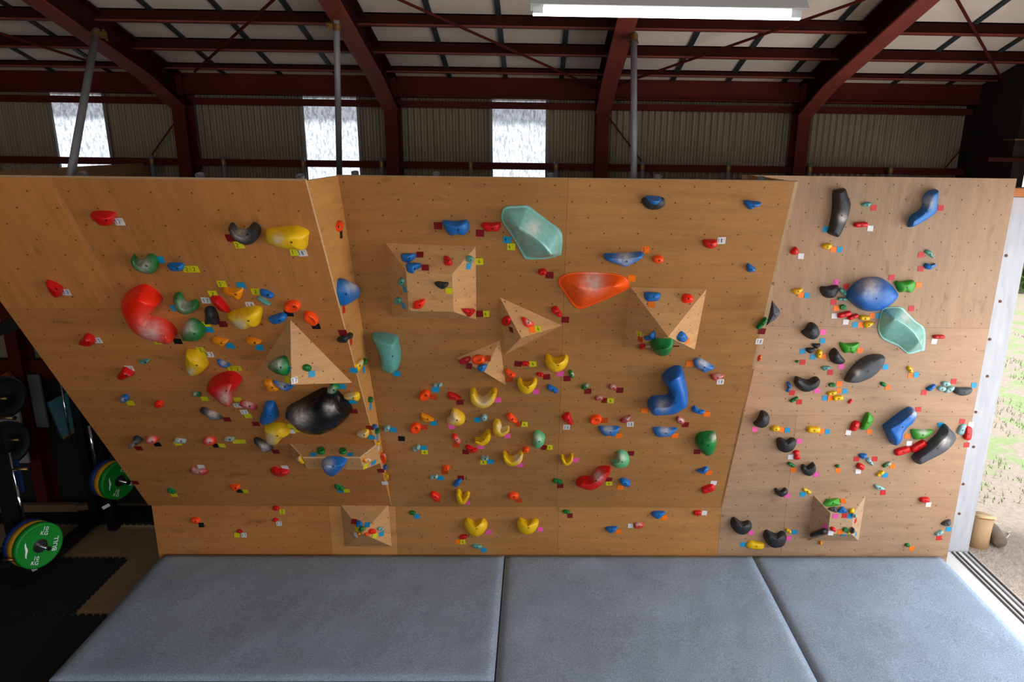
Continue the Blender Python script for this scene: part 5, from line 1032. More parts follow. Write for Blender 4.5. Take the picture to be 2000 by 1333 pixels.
# outdoor ground
def groundmat():
    t = NT('yard_ground'); o = t.obj(); n = t.noise(o, 2.2, 5, .65); f = t.noise(o, 22, 4, .7); sx = t.n('ShaderNodeSeparateXYZ'); t.l(o, sx.inputs[0])
    dirt = t.mix(f, (.32, .25, .20, 1), (.60, .51, .44, 1)); gr = t.mix(f, (.24, .32, .13, 1), (.46, .52, .30, 1))
    m_ = t.math('MULTIPLY', t.maprange(n, .47, .56), t.maprange(sx.outputs[1], 5.9, 7.0)); t.l(t.mix(m_, dirt, gr), t.b.inputs['Base Color']); t.b.inputs['Roughness'].default_value = .95; t.bump(f, .6, .05); return t.m
bm = bmesh.new(); box(bm, (XW+.05, -8, -.2), (30, 45, -.03)); tag(mesh('ground', bm, groundmat()), kind='structure')
# corrugated back wall with translucent window sheets
def corr(name, x0, x1, z0, z1, y, m, amp=.013, pitch=.0515):
    bm = bmesh.new(); n = max(4, int((x1-x0)/pitch*8)); A, B = [], []
    for i in range(n+1):
        x = x0+(x1-x0)*i/n; yy = y+amp*sin(2*pi*x/pitch); A.append(bm.verts.new((x, yy, z0))); B.append(bm.verts.new((x, yy, z1)))
    for i in range(n): bm.faces.new((A[i], A[i+1], B[i+1], B[i]))
    return mesh(name, bm, m, None, True)
def corrmat():
    t = NT('corrugated_sheet'); o = t.obj(); n = t.noise(t.mapping(o, (14, 1, .5)), 2.5, 4); t.l(t.mix(n, srgb(112, 98, 82), srgb(160, 144, 122)), t.b.inputs['Base Color']); t.b.inputs['Roughness'].default_value = .7; t.b.inputs['Metallic'].default_value = .1; return t.m
CORR = corrmat()
def poly_sheet():
    t = NT('translucent_sheet'); o = t.obj(); tr = t.n('ShaderNodeBsdfTranslucent'); tp = t.n('ShaderNodeBsdfTransparent'); mx = t.n('ShaderNodeMixShader'); n = t.noise(t.mapping(o, (9, 1, 3)), 6, 5, .75)
    sx = t.n('ShaderNodeSeparateXYZ'); t.l(o, sx.inputs[0])
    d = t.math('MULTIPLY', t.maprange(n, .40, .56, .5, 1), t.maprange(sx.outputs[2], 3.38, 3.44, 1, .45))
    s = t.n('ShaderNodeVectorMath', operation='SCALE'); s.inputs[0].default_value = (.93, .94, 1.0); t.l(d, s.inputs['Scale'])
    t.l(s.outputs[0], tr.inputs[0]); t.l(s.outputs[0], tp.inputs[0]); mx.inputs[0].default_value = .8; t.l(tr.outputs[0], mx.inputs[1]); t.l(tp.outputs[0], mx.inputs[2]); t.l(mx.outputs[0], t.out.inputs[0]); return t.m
SHEET = poly_sheet()
wins = [(-3.905, -3.465), (-1.90, -1.447), (-.381, .075)]
xs = -6.2; k = 1
for a, b in wins:
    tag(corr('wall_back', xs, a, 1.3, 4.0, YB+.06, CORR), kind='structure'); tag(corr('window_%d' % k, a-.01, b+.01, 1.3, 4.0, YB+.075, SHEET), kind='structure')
    for e in (a, b):
        bm = bmesh.new(); box(bm, (e-.012, YB+.03, 1.3), (e+.012, YB+.05, 3.9)); tag(mesh('window_frame', bm, plain('window_trim', srgb(120, 112, 100), .6)), kind='structure')
    xs = b; k += 1
tag(corr('wall_back', xs, XW+.3, 1.3, 4.0, YB+.06, CORR), kind='structure')
bm = bmesh.new(); box(bm, (-6.2, YB, 0), (XW+.2, YB+.1, 1.3)); tag(mesh('wall_back', bm, plain('dark_board', srgb(30, 28, 27), .8, 0, .5, 2)), kind='structure')
bm = bmesh.new(); box(bm, (-6.3, -3, -.1), (-6.2, YB+.1, 5.2)); tag(mesh('wall_left', bm, plain('dark_board2', srgb(34, 31, 29), .8, 0, .5, 2)), kind='structure')
bm = bmesh.new(); box(bm, (3.50, 5.26, -.1), (3.60, YB+.1, 4.2)); box(bm, (XW+.05, -3, 3.02), (XW+.15, 5.25, 6.4)); tag(mesh('wall_right', bm, plain('dark_board3', srgb(40, 32, 28), .8, 0, .5, 2)), kind='structure')
bm = bmesh.new(); box(bm, (-6.3, -3.1, 0), (XW+.1, -3, 2.0)); box(bm, (-6.3, -3.1, 4.4), (XW+.1, -3, 7)); tag(mesh('wall_front', bm, plain('dark_board4', srgb(60, 55, 50), .8)), kind='structure')
# white door jamb
def jambmat():
    t = NT('white_jamb'); o = t.obj(); n = t.noise(t.mapping(o, (5, 5, 1)), 4, 4); t.l(t.mix(t.maprange(n, .2, .9), srgb(168, 168, 173), srgb(196, 196, 200)), t.b.inputs['Base Color']); t.b.inputs['Roughness'].default_value = .6; return t.m
bm = bmesh.new(); box(bm, (XR+.004, 5.16, -.02), (3.655, 5.25, 2.93)); jb = tag(mesh('door_jamb', bm, jambmat()), kind='structure')
bm = bmesh.new()
for zz in (.35, .62, .95, 1.25, 1.55, 1.85, 2.15, 2.5):
    for xx in (3.52,): tube(bm, (xx+.02*sin(zz*9), 5.155, zz), (xx+.02*sin(zz*9), 5.163, zz), .011, 10)
mesh('rust_bolt', bm, plain('rust', srgb(120, 84, 66), .8), jb)
bm = bmesh.new(); box(bm, (XR+.004, 5.05, 2.94), (XW+.2, 5.25, 3.0)); tag(mesh('door_1', bm, plain('lintel_wood', srgb(190, 120, 66), .6)), kind='structure').name = 'trim_7'
# ------------------------------------------------------------------ steel frame and roof
TS = tan(radians(16.1)); YR = 5.62; ZR = atY(1000, 133, YR).z
def roofz(y, off=0): return ZR+(YR-y)*TS-off
nr = V((0, TS, 1)).normalized()
def roofmat():
    t = NT('roof_board'); o = t.obj(); n = t.noise(o, 1.6, 5); n2 = t.noise(o, 9, 3); t.l(t.mix(t.math('MULTIPLY_ADD', n, .7, t.math('MULTIPLY', n2, .3)), srgb(190, 176, 162), srgb(232, 220, 208)), t.b.inputs['Base Color']); t.b.inputs['Roughness'].default_value = .8; return t.m
bm = bmesh.new()
P = [V((x, y, roofz(y)+d)) for d in (0, .06) for x, y in ((-6.3, -3.1), (XW+.3, -3.1), (XW+.3, YB+.4), (-6.3, YB+.4))]
vs = [bm.verts.new(p) for p in P]
for f in ((0, 1, 2, 3), (7, 6, 5, 4), (0, 4, 5, 1), (1, 5, 6, 2), (2, 6, 7, 3), (3, 7, 4, 0)): bm.faces.new([vs[i] for i in f])
tag(mesh('ceiling', bm, roofmat()), kind='structure')
SEAM = plain('dark_seam', srgb(44, 50, 50), .6)
for i in range(24):
    x = -6.0+i*.435+.09
    bm = bmesh.new(); beam(bm, (x, -2, roofz(-2, .006)), (x, YB, roofz(YB, .006)), .035, .012); tag(mesh('ceiling_strip', bm, SEAM), kind='structure')
def onroof(x, y, off=0):
    P0 = V((0, YR, ZR-off)); return onP(x, y, P0, nr)
for yt, yb2 in ((28.5, 53), (84, 107), (132, 144)):
    y = onroof(1000, yt).y; zb = atY(1000, yb2, y).z; zt = roofz(y)
    bm = bmesh.new(); box(bm, (-6.2, y, zb), (XW+.05, y+.006, zt)); box(bm, (-6.2, y-.004, zb-.002), (XW+.05, y+.055, zb+.008), 1); box(bm, (-6.2, y, zt-.008), (XW+.05, y+.055, zt-.002))
    tag(mesh('purlin', bm, [STEEL_DK, FLANGE]), kind='structure')
for y in (2.6, 1.2, -.2, -1.6):
    bm = bmesh.new(); box(bm, (-6.2, y, roofz(y, .13)), (XW+.05, y+.055, roofz(y, .01))); tag(mesh('purlin', bm, STEEL_RED), kind='structure')
cols = [-4.42, -2.79, -1.15, .51, 2.10, 3.70]
zc0 = 3.56
for x in cols:
    bm = bmesh.new(); ibeam(bm, (x, YB-.08, 0), (x, YB-.08, 3.75), .10, .16, .01, V((0, 1, 0))); tag(mesh('steel_column', bm, STEEL_RED), kind='structure')
    off = ZR+(YR-(YB-.16))*TS-zc0
    bm = bmesh.new(); ibeam(bm, (x, YB, roofz(YB, off/2+.01)), (x, -3, roofz(-3, off/2+.01)), .115, off-.03, .012)
    # haunch at the column
    for s in (-1, 1): pass
    poly(bm, [(x, YB-.16, zc0+.02), (x, YB-.16, zc0-.05), (x, YB-.6, roofz(YB-.6, off-.02))]); beam(bm, (x, YB-.16, zc0-.05), (x, YB-.6, roofz(YB-.6, off-.01)), .115, .012)
    rf = tag(mesh('rafter', bm, STEEL_DK), kind='structure')
    bm = bmesh.new(); ya = YB-.6; beam(bm, (x, ya, roofz(ya, off+.001)), (x, -3, roofz(-3, off+.001)), .117, .012); beam(bm, (x, YB-.16, zc0-.059), (x, ya, roofz(ya, off+.002)), .117, .012); mesh('bottom_flange', bm, FLANGE, rf)
bm = bmesh.new(); box(bm, (-6.2, YB-.10, atY(1000, 190, YB-.1).z), (XW+.05, YB-.09, atY(1000, 151, YB-.1).z)); box(bm, (-6.2, YB-.15, atY(1000, 190, YB-.1).z-.01), (XW+.05, YB-.02, atY(1000, 190, YB-.1).z)); tag(mesh('eave_beam', bm, STEEL_RED), kind='structure')
bm = bmesh.new(); box(bm, (-6.2, YB-.03, atY(1000, 213, YB).z), (XW+.05, YB+.02, atY(1000, 200, YB).z)); tag(mesh('girt', bm, STEEL_RED), kind='structure')
bm = bmesh.new(); box(bm, (-6.2, YB-.05, atY(1000, 331, YB).z), (XW+.05, YB+.02, atY(1000, 318, YB).z)); tag(mesh('girt', bm, STEEL_RED), kind='structure')
bm = bmesh.new(); box(bm, (-6.2, YB-.06, 1.24), (XW+.05, YB+.02, 1.4)); tag(mesh('girt', bm, STEEL_RED), kind='structure')
def brace(a, b, r=.009):
    bm = bmesh.new(); tube(bm, a, b, r, 8); tag(mesh('brace_rod', bm, STEEL_RED), kind='structure')
brace(onroof(775, -3, .10), onroof(1165, 172, .10)); brace(onroof(1690, -2, .10), onroof(1195, 170, .10)); brace(onroof(536, -2, .10), onroof(380, 140, .10)); brace(onroof(0, 65, .1), onroof(180, 122, .1)); brace(onroof(1868, -3, .1), onroof(1965, 170, .1))
brace(atY(342, 238, YB-.01), atY(290, 312, YB-.01), .006); brace(atY(1188, 228, YB-.01), atY(1275, 345, YB-.01), .006); brace(atY(1922, 240, YB-.01), atY(1840, 335, YB-.01), .006); brace(atY(46, 655, YB-.05), atY(14, 705, YB-.05), .007)
def dark_gap():
    bm = bmesh.new(); box(bm, (-6.2, YB+.0, 3.80), (XW+.05, YB+.03, 4.0)); tag(mesh('wall_back', bm, STEEL_DK), kind='structure')
dark_gap()

# ------------------------------------------------------------------ scaffold poles tying the wall to the rafters
def clamp(parent, p, ax, r):
    bm = bmesh.new(); ax = ax.normalized(); u, w = frame(ax)
    lathe(bm, [(-.018, r+.001), (-.018, r+.006), (.018, r+.006), (.018, r+.001)], p, ax, 16)
    for s in (1,): beam(bm, p+u*s*(r+.004), p+u*s*(r+.04), .026, .03, ax); tube(bm, p+u*s*(r+.03)-w*.035, p+u*s*(r+.03)+w*.035, .008, 8)
    mesh('clamp', bm, BRASS, parent)
def pole(a, b, r, lab):
    t = empty('scaffold_pole', a, lab, 'scaffold pole', 'scaffold poles tying the wall to the roof'); bm = bmesh.new(); tube(bm, a, b, r, 18); mesh('tube', bm, GALV, t, True); clamp(t, a+(b-a)*.965, b-a, r)
def rb(x, y): return onP(x, y, V((0, YB-.16, zc0)), nr)
pole(hit('L', 137, 350, -.25), rb(200, 62)-V((0, .06, 0)), .020, 'leftmost galvanised pole leaning from the left wall top to a rafter')
pole(atZ(655, 348, ZT-.05)+V((0, .1, 0)), rb(657, 38), .019, 'galvanised pole rising where the left and middle walls meet')
pole(hit('M', 1238, 352, -.2), rb(1238, 65), .019, 'galvanised pole rising from the top of the middle wall')
def stub(x, y0, key, lab, r=.0205):
    z = ZT+.02; p = atZ(x, y0, z); Yt = YL if p.x < XS-.03 else YM; p.y = max(p.y, Yt+.075); lean_ = V((0, Yt-YK, ZT-ZF)).normalized(); q = p-lean_*.9; t = empty('frame_pipe', q, lab, 'frame pipe', 'open pipe ends behind the wall tops'); bm = bmesh.new(); tube(bm, q, p, r, 18, hollow=True); mesh('tube', bm, GALV, t)
for x, y, l in ((108, 341, 'open pipe end behind the left wall top, nearest the left edge'), (351, 344, 'open pipe end behind the left wall top near the first column'), (580, 344, 'open pipe end behind the left wall top beside the side panel'), (678, 338, 'open pipe end behind the middle wall top beside the side panel'), (847, 339, 'open pipe end behind the middle wall top, left of the third window'), (1076, 340, 'open pipe end behind the middle wall top under the third window'), (1300, 347, 'open pipe end behind the middle wall top right of the tall pole'), (1530, 352, 'dark pipe end at the right end of the middle wall top')): stub(x, y, 'L', l)
def tie(x, y, lab):
    p = atY(x, y, YB-.085); t = empty('tie_pipe', (p.x, p.y, 2.3), lab, 'tie pipe', 'short pipes clamped to the wall girt'); bm = bmesh.new(); tube(bm, (p.x, p.y, 2.3), (p.x, p.y, p.z+.02), .017, 14); mesh('tube', bm, GALV, t, True); clamp(t, p-V((0, 0, .03)), V((0, 0, 1)), .017)
for x, l in ((296, 'left of the first steel column'), (436, 'right of the first steel column'), (592, 'at the left edge of the second window'), (745, 'left of the second steel column'), (919, 'left of the third window'), (1086, 'right of the third window'), (1255, 'right of the tall pole'), (1423, 'left of the fourth steel column'), (1582, 'right of the fourth steel column'), (1740, 'above the right wall, left of the rightmost'), (1895, 'above the right wall, rightmost')): tie(x, 317+(x-1000)*.012, 'clamped pipe on the wall girt, '+l)
# plywood return seen behind the left wall
a, b = atZ(-30, 336, 3.072), atZ(289, 318, 3.072)
bm = bmesh.new(); uvl = bm.loops.layers.uv.new('UVMap'); beam(bm, a-V((0, 0, .05)), b-V((0, 0, .05)), .03, .1)
o = mesh('plywood_board', bm, plain('raw_ply', (.50, .29, .14, 1), .6, 0, .25, 5)); tag(o, 'plywood board standing on edge behind the left wall top', 'plywood board')
# ------------------------------------------------------------------ fluorescent light
A, B = atY(1041, 33, 3.0), atY(1561, 41, 3.0); A.z = B.z = (A.z+B.z)/2; L_ = empty('fluorescent_light', (A+B)/2+V((0, 0, .06)), 'white fluorescent batten light hanging below the roof', 'ceiling light')
d = (B-A).normalized(); bm = bmesh.new(); Y1 = V((0, 1, 0)); Z1 = V((0, 0, 1))
sec = [(-.075, .035), (-.03, .075), (.03, .075), (.075, .035), (.07, .033), (.028, .06), (-.028, .06), (-.07, .033)]
E_ = [[bm.verts.new(p+Y1*y+Z1*z) for y, z in sec] for p in (A-d*.01, B+d*.01)]
for i in range(8): bm.faces.new((E_[0][i], E_[0][(i+1) % 8], E_[1][(i+1) % 8], E_[1][i]))
for e in E_: bm.faces.new(e)
mesh('reflector', bm, WHITE, L_)
bm = bmesh.new(); tube(bm, A+Z1*.02, B+Z1*.02, .017, 14); mesh('tube_lamp', bm, emit('tube_glow', (.95, 1, .97, 1), 6), L_, True)
bm = bmesh.new()
for p in (A+d*.02, B-d*.02):
    bm = bmesh.new(); beam(bm, p-d*.02+Z1*.035, p+d*.02+Z1*.035, .04, .05); mesh('lamp_holder', bm, WHITE, L_)
bm = bmesh.new()
for p in (A+d*.25, B-d*.25):
    bm = bmesh.new(); tube(bm, p+Z1*.07, V((p.x, p.y, roofz(p.y)-.002)), .004, 6); mesh('hanging_wire', bm, BLACK, L_)
# ------------------------------------------------------------------ gym corner at the left
def puzzle(x0, x1, y0, y1, lab, teeth):
    """interlocking mat: dovetail teeth along the named sides"""
    st = .052; pts = []
    def side(a, b, on):
        a, b = V(a), V(b); L = (b-a).length; d = (b-a)/L; nn = V((d.y, -d.x)); k = max(2, int(L/st))
        if not on: pts.append(a); return
        for i in range(k):
            p = a+d*L*i/k; w = L/k
            pts.extend([p, p+d*w*.28, p+d*w*.2+nn*.02, p+d*w*.8+nn*.02, p+d*w*.72])
    side((x0, y0), (x1, y0), 's' in teeth); side((x1, y0), (x1, y1), 'e' in teeth); side((x1, y1), (x0, y1), 'n' in teeth); side((x0, y1), (x0, y0), 'w' in teeth)
    bm = bmesh.new(); A = [bm.verts.new((p.x, p.y, .014)) for p in pts]; B = [bm.verts.new((p.x, p.y, .001)) for p in pts]; bm.faces.new(A)
    for i in range(len(pts)): bm.faces.new((A[i], B[i], B[(i+1) % len(pts)], A[(i+1) % len(pts)]))
    c = ((x0+x1)/2, (y0+y1)/2, 0); o = mesh('rubber_floor_mat', bm, RUBBER, None, False, c); tag(o, lab, 'floor mat', 'black interlocking floor mats')
ye = atZ(252, 1089, .014); yc = atZ(150, 1199, .014)
puzzle(-5.4, ye.x-.02, yc.y+.003, ye.y-.02, 'black jigsaw-edged floor mat in front of the pale board strip', 'ne')
puzzle(-5.4, xa-.03, yc.y-1.1, yc.y-.024, 'black jigsaw-edged floor mat beside the front left corner of the crash mat', 'n')
puzzle(-5.8, -2.9, atZ(200, 1021, .014).y, YB-.06, 'black jigsaw-edged floor mat against the back wall', 's')
bm = bmesh.new(); beam(bm, atZ(-10, 992, .06), atZ(152, 991, .06), .05, .07); beam(bm, atZ(152, 991, .06), atZ(196, 986, .07), .05, .05); tag(mesh('timber_batten', bm, plain('old_timber', srgb(120, 96, 70), .75, 0, .3, 6), None, False, tuple(atZ(80, 991, .03))), 'long pale timber batten on the floor behind the weight rack', 'timber')
PLC = {'green': plain('plate_green', srgb(12, 138, 44), .45, 0, .1), 'yellow': plain('plate_yellow', srgb(190, 142, 12), .5, 0, .1), 'blue': plain('plate_blue', srgb(18, 48, 110), .5, 0, .15), 'black': plain('plate_black', srgb(24, 24, 26), .5, 0, .3)}
def text(body, size, org, right, up, parent, mat, name='lettering'):
    cu = bpy.data.curves.new('txt', 'FONT'); cu.body = body; cu.size = size; cu.align_x = 'CENTER'; cu.align_y = 'CENTER'; cu.offset = size*.012; cu.space_character = 1.05
    ob = bpy.data.objects.new('txt', cu); C.objects.link(ob); dg = bpy.context.evaluated_depsgraph_get(); me = bpy.data.meshes.new_from_object(ob.evaluated_get(dg)); bpy.data.objects.remove(ob)
    nn = right.cross(up); M4 = Matrix((right, up, nn)).transposed().to_4x4(); M4.translation = org
    me.transform(M4); me.materials.clear(); me.materials.append(mat)
    return link(name, me, parent)
PRINT = plain('white_print', (.8, .8, .8, 1), .5)
def plates(cx, cy, Y, rpx, turn, where):
    """three bumper plates pushed onto one peg: the peg points to the right and slightly towards the camera"""
    c = atY(cx, cy, Y); ax = V((1, -turn, 0)).normalized(); r = rpx*(c-CAM).dot(fw)/FPX; th = .05
    for k, colr in enumerate(('green', 'yellow', 'blue')):
        p = c-ax*(th*1.08*k+th); t = empty('weight_plate', p, {'green': 'green bumper plate marked 10 KG, outermost on the ', 'yellow': 'yellow bumper plate behind the green one on the ', 'blue': 'blue bumper plate at the back of the '}[colr]+where+' peg', 'weight plate', 'coloured bumper plates on the rack')
        bm = bmesh.new(); lathe(bm, [(0, r*.30), (.001, r*.95), (.006, r), (th-.006, r), (th-.001, r*.95), (th-.003, r*.9), (th-.003, r*.3)], p, ax, 56); mesh('disc', bm, PLC[colr], t, True)
        bm = bmesh.new(); lathe(bm, [(-.001, r*.30), (th+.001, r*.30), (th+.002, r*.26), (th-.002, r*.24), (th-.002, r*.11)], p, ax, 32); mesh('hub', bm, plain('hub_steel', srgb(86, 84, 86), .35, .8, .3, 20), t)
        if colr == 'green':
            f = p+ax*(th-.0015); rt_ = V((0, 0, 1)).cross(ax).normalized(); up = V((0, 0, 1))
            for a, s, z in (((62, '10', .17), (62, 'KG', .17), (242, '10', .17), (242, 'KG', .17), (-20, 'BULL', .2))):
                q = radians(a); rad = rt_*cos(q)+up*sin(q); tg = -(rt_*sin(q))+up*cos(q)
                rr = r*((.74 if (s == '10') == (a < 180) else .54) if s != 'BULL' else .66)
                if a < 0: text(s, r*.28, f+rad*rr, tg, -rad, t, PRINT)
                else: text(s, r*.24, f+rad*rr, tg if a > 180 else -tg, -rad if a > 180 else rad, t, PRINT)
            bm = bmesh.new(); q0 = []
            for i in range(13):
                a = radians(140+i*5.4); w = .085*sin(pi*i/12)**.6*r*.6; rad = rt_*cos(a)+up*sin(a); q0.append((f+rad*(r*.62-w+r*.06*cos(i*.52)), f+rad*(r*.62+w+r*.06*cos(i*.52))))
            for a, b in zip(q0, q0[1:]): poly(bm, [a[0], b[0], b[1], a[1]])
            mesh('swoosh_mark', bm, PRINT, t)
    t = empty('storage_peg', c, 'chrome storage peg through the '+where+' plates', 'peg', 'weight storage pegs'); bm = bmesh.new(); tube(bm, c-ax*.22, c+ax*.085, .0125, 16); mesh('peg_bar', bm, CHROME, t, True); bm = bmesh.new(); lathe(bm, [(.085, .016), (.095, .016)], c, ax, 14); mesh('end_cap', bm, BLACK, t)
    return c, ax, r
c1, ax1, r1 = plates(79, 1067, 4.55, 45, .42, 'near')
c2, ax2, r2 = plates(235, 940, 5.3, 37, .40, 'far')
# rack with upright guide rods
rk = empty('weight_rack', (c1.x-.25, c1.y, 0), 'black steel weight rack with chrome upright rods at the dark left side', 'rack')
def up_rod(x, y0, x2, y1, Y, r, mat, name):
    a, b = atY(x2, y1, Y), atY(x, y0, Y); bm = bmesh.new(); tube(bm, (a.x, a.y, a.z), (a.x, a.y, b.z), r, 14); mesh(name, bm, mat, rk, True); return a, b
up_rod(10, 885, 46, 1024, 4.75, .011, CHROME, 'guide_rod'); a_, _ = up_rod(34, 950, 46, 1024, 4.75, .018, CHROME, 'rod_sleeve')
up_rod(118, 748, 140, 870, 5.45, .008, CHROME, 'guide_rod'); up_rod(172, 832, 189, 920, 5.3, .015, CHROME, 'rod_sleeve')
for x, Y, z1 in ((c1.x-.25, c1.y+.1, 2.0), (c1.x-.25, c1.y+1.0, 2.0), (c2.x-.22, c2.y+.16, 1.9)):
    bm = bmesh.new(); box(bm, (x-.035, Y-.035, .0), (x+.035, Y+.035, z1)); mesh('upright', bm, BLACK, rk)
bm = bmesh.new(); box(bm, (c1.x-.29, c1.y+.1, .02), (c1.x-.21, c1.y+1.0, .09)); mesh('base_rail', bm, BLACK, rk)
bm = bmesh.new(); box(bm, (c1.x-.29, c1.y+.1, 1.9), (c1.x-.21, c1.y+1.0, 1.97)); mesh('top_rail', bm, BLACK, rk)
bm = bmesh.new(); q = atY(28, 925, 4.8); box(bm, (q.x-.025, q.y, q.z-.16), (q.x+.03, q.y+.03, q.z+.1)); mesh('blue_pad', bm, plain('pad_blue', srgb(24, 50, 92), .5), rk)
bm = bmesh.new(); q = atY(207, 990, 5.0); u_ = V((.8, 0, .45)).normalized(); w_ = V((-.45, 0, .8)).normalized(); poly(bm, [q+u_*x*.035+w_*y*.013 for x, y in ((-1, -1), (1, -1), (1, 1), (-1, 1))]); tag(mesh('sticker', bm, WHITE, None, False, tuple(q)), 'small white sticker below the far green plate', 'sticker')
bm = bmesh.new(); q = atY(67, 1113, 4.6); poly(bm, [q+u_*x*.022+w_*y*.011 for x, y in ((-1, -1), (1, -1), (1, 1), (-1, 1))]); tag(mesh('sticker', bm, WHITE, None, False, tuple(q)), 'small white sticker under the near green plate', 'sticker')
bm = bmesh.new(); q = atY(207, 907, 5.55); box(bm, (q.x-.06, q.y, q.z-.09), (q.x+.06, q.y+.05, q.z+.05)); tag(mesh('grey_box', bm, plain('grey_plastic', srgb(88, 90, 92), .6), None, False, tuple(q)), 'grey plastic box behind the far green plate', 'box')
# far-left plate tree
PEG = plain('brass_peg', srgb(176, 140, 88), .3, .9, .2)
for i, (x, y, Y, rp) in enumerate(((8, 778, 5.2, 42), (14, 868, 5.2, 45), (6, 822, 5.25, 38))):
    if i == 2: continue
    p = atY(x, y, Y); r = rp*(p-CAM).dot(fw)/FPX; ax = V((1, -.45, 0)).normalized(); t = empty('weight_plate', p, ('upper', 'lower')[i]+' black iron plate on the plate tree at the left edge', 'weight plate', 'black plates on the plate tree'); bm = bmesh.new(); lathe(bm, [(-.03, r*.2), (-.03, r), (0, r), (.001, r*.9), (-.004, r*.85), (-.004, r*.3), (.004, r*.28), (.004, r*.1)], p, ax, 44); mesh('disc', bm, PLC['black'], t, True)
    bm = bmesh.new(); lathe(bm, [(.004, r*.26), (.006, r*.1)], p, ax, 24); mesh('hub', bm, BLACK, t)
for i, (x0, y0, x1, y1, Y, l) in enumerate(((-12, 779, 15, 779, 5.1, 'topmost'), (-6, 817, 27, 817, 5.1, 'second'), (15, 860, 38, 860, 5.1, 'third'), (19, 917, 56, 917, 4.75, 'fourth'), (6, 1094, 28, 1094, 4.4, 'lowest'))):
    a, b = atY(x0, y0, Y), atY(x1, y1, Y); t = empty('storage_peg', a, 'brass-coloured plate peg at the left edge, %s of five' % l, 'peg', 'brass pegs of the plate tree'); bm = bmesh.new(); tube(bm, a, b, .011, 14); mesh('peg_bar', bm, PEG, t, True); bm = bmesh.new(); tube(bm, b, b+(b-a).normalized()*.012, .015, 14); mesh('end_cap', bm, CHROME, t)
q = atY(22, 1095, 4.5); t = empty('weight_plate', q, 'dark iron plate on the lowest peg at the left edge', 'weight plate'); bm = bmesh.new(); lathe(bm, [(-.03, .03), (-.03, .085), (0, .085), (.001, .07), (-.004, .065), (-.004, .02)], q+V((-.05, .05, 0)), V((1, -.4, 0)), 36); mesh('disc', bm, PLC['black'], t, True)
q0, q1 = atY(-20, 738, 5.6), atY(52, 905, 5.6); bm = bmesh.new(); box(bm, (q0.x, 5.6, q1.z), (q1.x+.02, 5.62, q0.z)); tag(mesh('wall_board', bm, plain('white_board', srgb(150, 148, 146), .7), None, False, (q0.x, 5.6, q1.z)), 'pale board behind the black plates at the left edge', 'board')
q0, q1 = atY(52, 733, 5.78), atY(94, 835, 5.78); bm = bmesh.new(); box(bm, (q0.x, 5.78, q1.z), (q1.x, 5.80, q0.z)); tag(mesh('wall_board', bm, plain('grey_board', srgb(112, 112, 116), .7), None, False, (q0.x, 5.78, q1.z)), 'grey insulation board left of the teal box', 'board')
q = atY(20, 735, 5.7); bm = bmesh.new(); beam(bm, atY(-10, 752, 5.7), atY(22, 734, 5.7), .04, .08); tag(mesh('strap', bm, plain('orange_brown', srgb(150, 72, 32), .6), None, False, tuple(q)), 'rusty orange strap above the black plates at the left edge', 'strap')
# teal board with white scribbles
A = [atY(93, 787, 5.5), atY(130, 768, 5.62), atY(168, 830, 5.62), atY(122, 857, 5.5)]
bm = bmesh.new(); nn = (A[1]-A[0]).cross(A[2]-A[0]).normalized(); nn = nn if nn.dot(CAM-A[0]) > 0 else -nn
fa = [bm.verts.new(p) for p in A]; fb = [bm.verts.new(p-nn*.05) for p in A]; bm.faces.new(fa); bm.faces.new(fb[::-1])
for i in range(4): bm.faces.new((fa[i], fb[i], fb[(i+1) % 4], fa[(i+1) % 4]))
tb = mesh('teal_board', bm, plain('teal_paint', srgb(34, 92, 100), .6, 0, .12), None, False, tuple(A[3])); tag(tb, 'teal board with white writing leaning beside the left climbing wall', 'board')
bm = bmesh.new(); U_, W_ = (A[1]-A[0]), (A[3]-A[0]); r2_ = random.Random(3)
for i in range(6):
    for j in range(4):
        if r2_.random() < .3: continue
        p = A[0]+U_*(.12+.2*j+.05*r2_.random())+W_*(.1+.15*i)+nn*.003; d = U_.normalized()*.028; e = W_.normalized()*.012; pr = None
        for k in range(3): a = p+d*k*.4+e*(k % 2)*.8; b = p+d*(k+1)*.4+e*((k+1) % 2)*.8; w = (b-a).cross(nn).normalized()*.0022; poly(bm, [a-w, b-w, b+w, a+w])
mesh('chalk_writing', bm, PRINT, tb)
bm = bmesh.new(); beam(bm, A[3]+nn*.004, A[2]+nn*.004, .012, .014); mesh('wooden_edge', bm, plain('edge_wood', srgb(130, 84, 50), .6), tb)
for o_ in tb.children: o_.name = o_.name

# ------------------------------------------------------------------ outdoors
q = atZ(1908, 1064, -.03); lg = empty('log_stool', q, 'pale upright log stool with a round top slice beside the door jamb', 'stool'); wood = plain('pale_log', srgb(200, 168, 130), .75, 0, .2, 5, .2)
ht = atY(1912, 1003, q.y).z; bm = bmesh.new(); lathe(bm, [(0, .086), (ht*.5, .084), (ht, .09)], q, V((0, 0, 1)), 28); mesh('trunk', bm, wood, lg, True)
bm = bmesh.new(); lathe(bm, [(0, .088), (.018, .09), (.022, .085)], q+V((.02, 0, ht-.015)), V((.1, .42, 1)), 28); mesh('top_slice', bm, plain('fresh_slice', srgb(236, 206, 160), .7, 0, .1, 8), lg)
q = atZ(1938, 1062, .0); bm = bmesh.new(); lathe(bm, [(0, .05), (.02, .056), (.20, .06), (.22, .055)], q+V((.05, -.03, .03)), V((.2, 1, .05)), 20); o = mesh('firewood_log', bm, plain('grey_log', srgb(140, 124, 112), .85, 0, .35, 9, .3), None, True, tuple(q)); tag(o, 'short grey log lying on the ground beside the stool', 'log')
pts = [atZ(x, y, -.02) for x, y in ((1945, 1042), (1955, 1048), (1966, 1052), (1972, 1044), (1968, 1041), (1974, 1039))]; bm = bmesh.new()
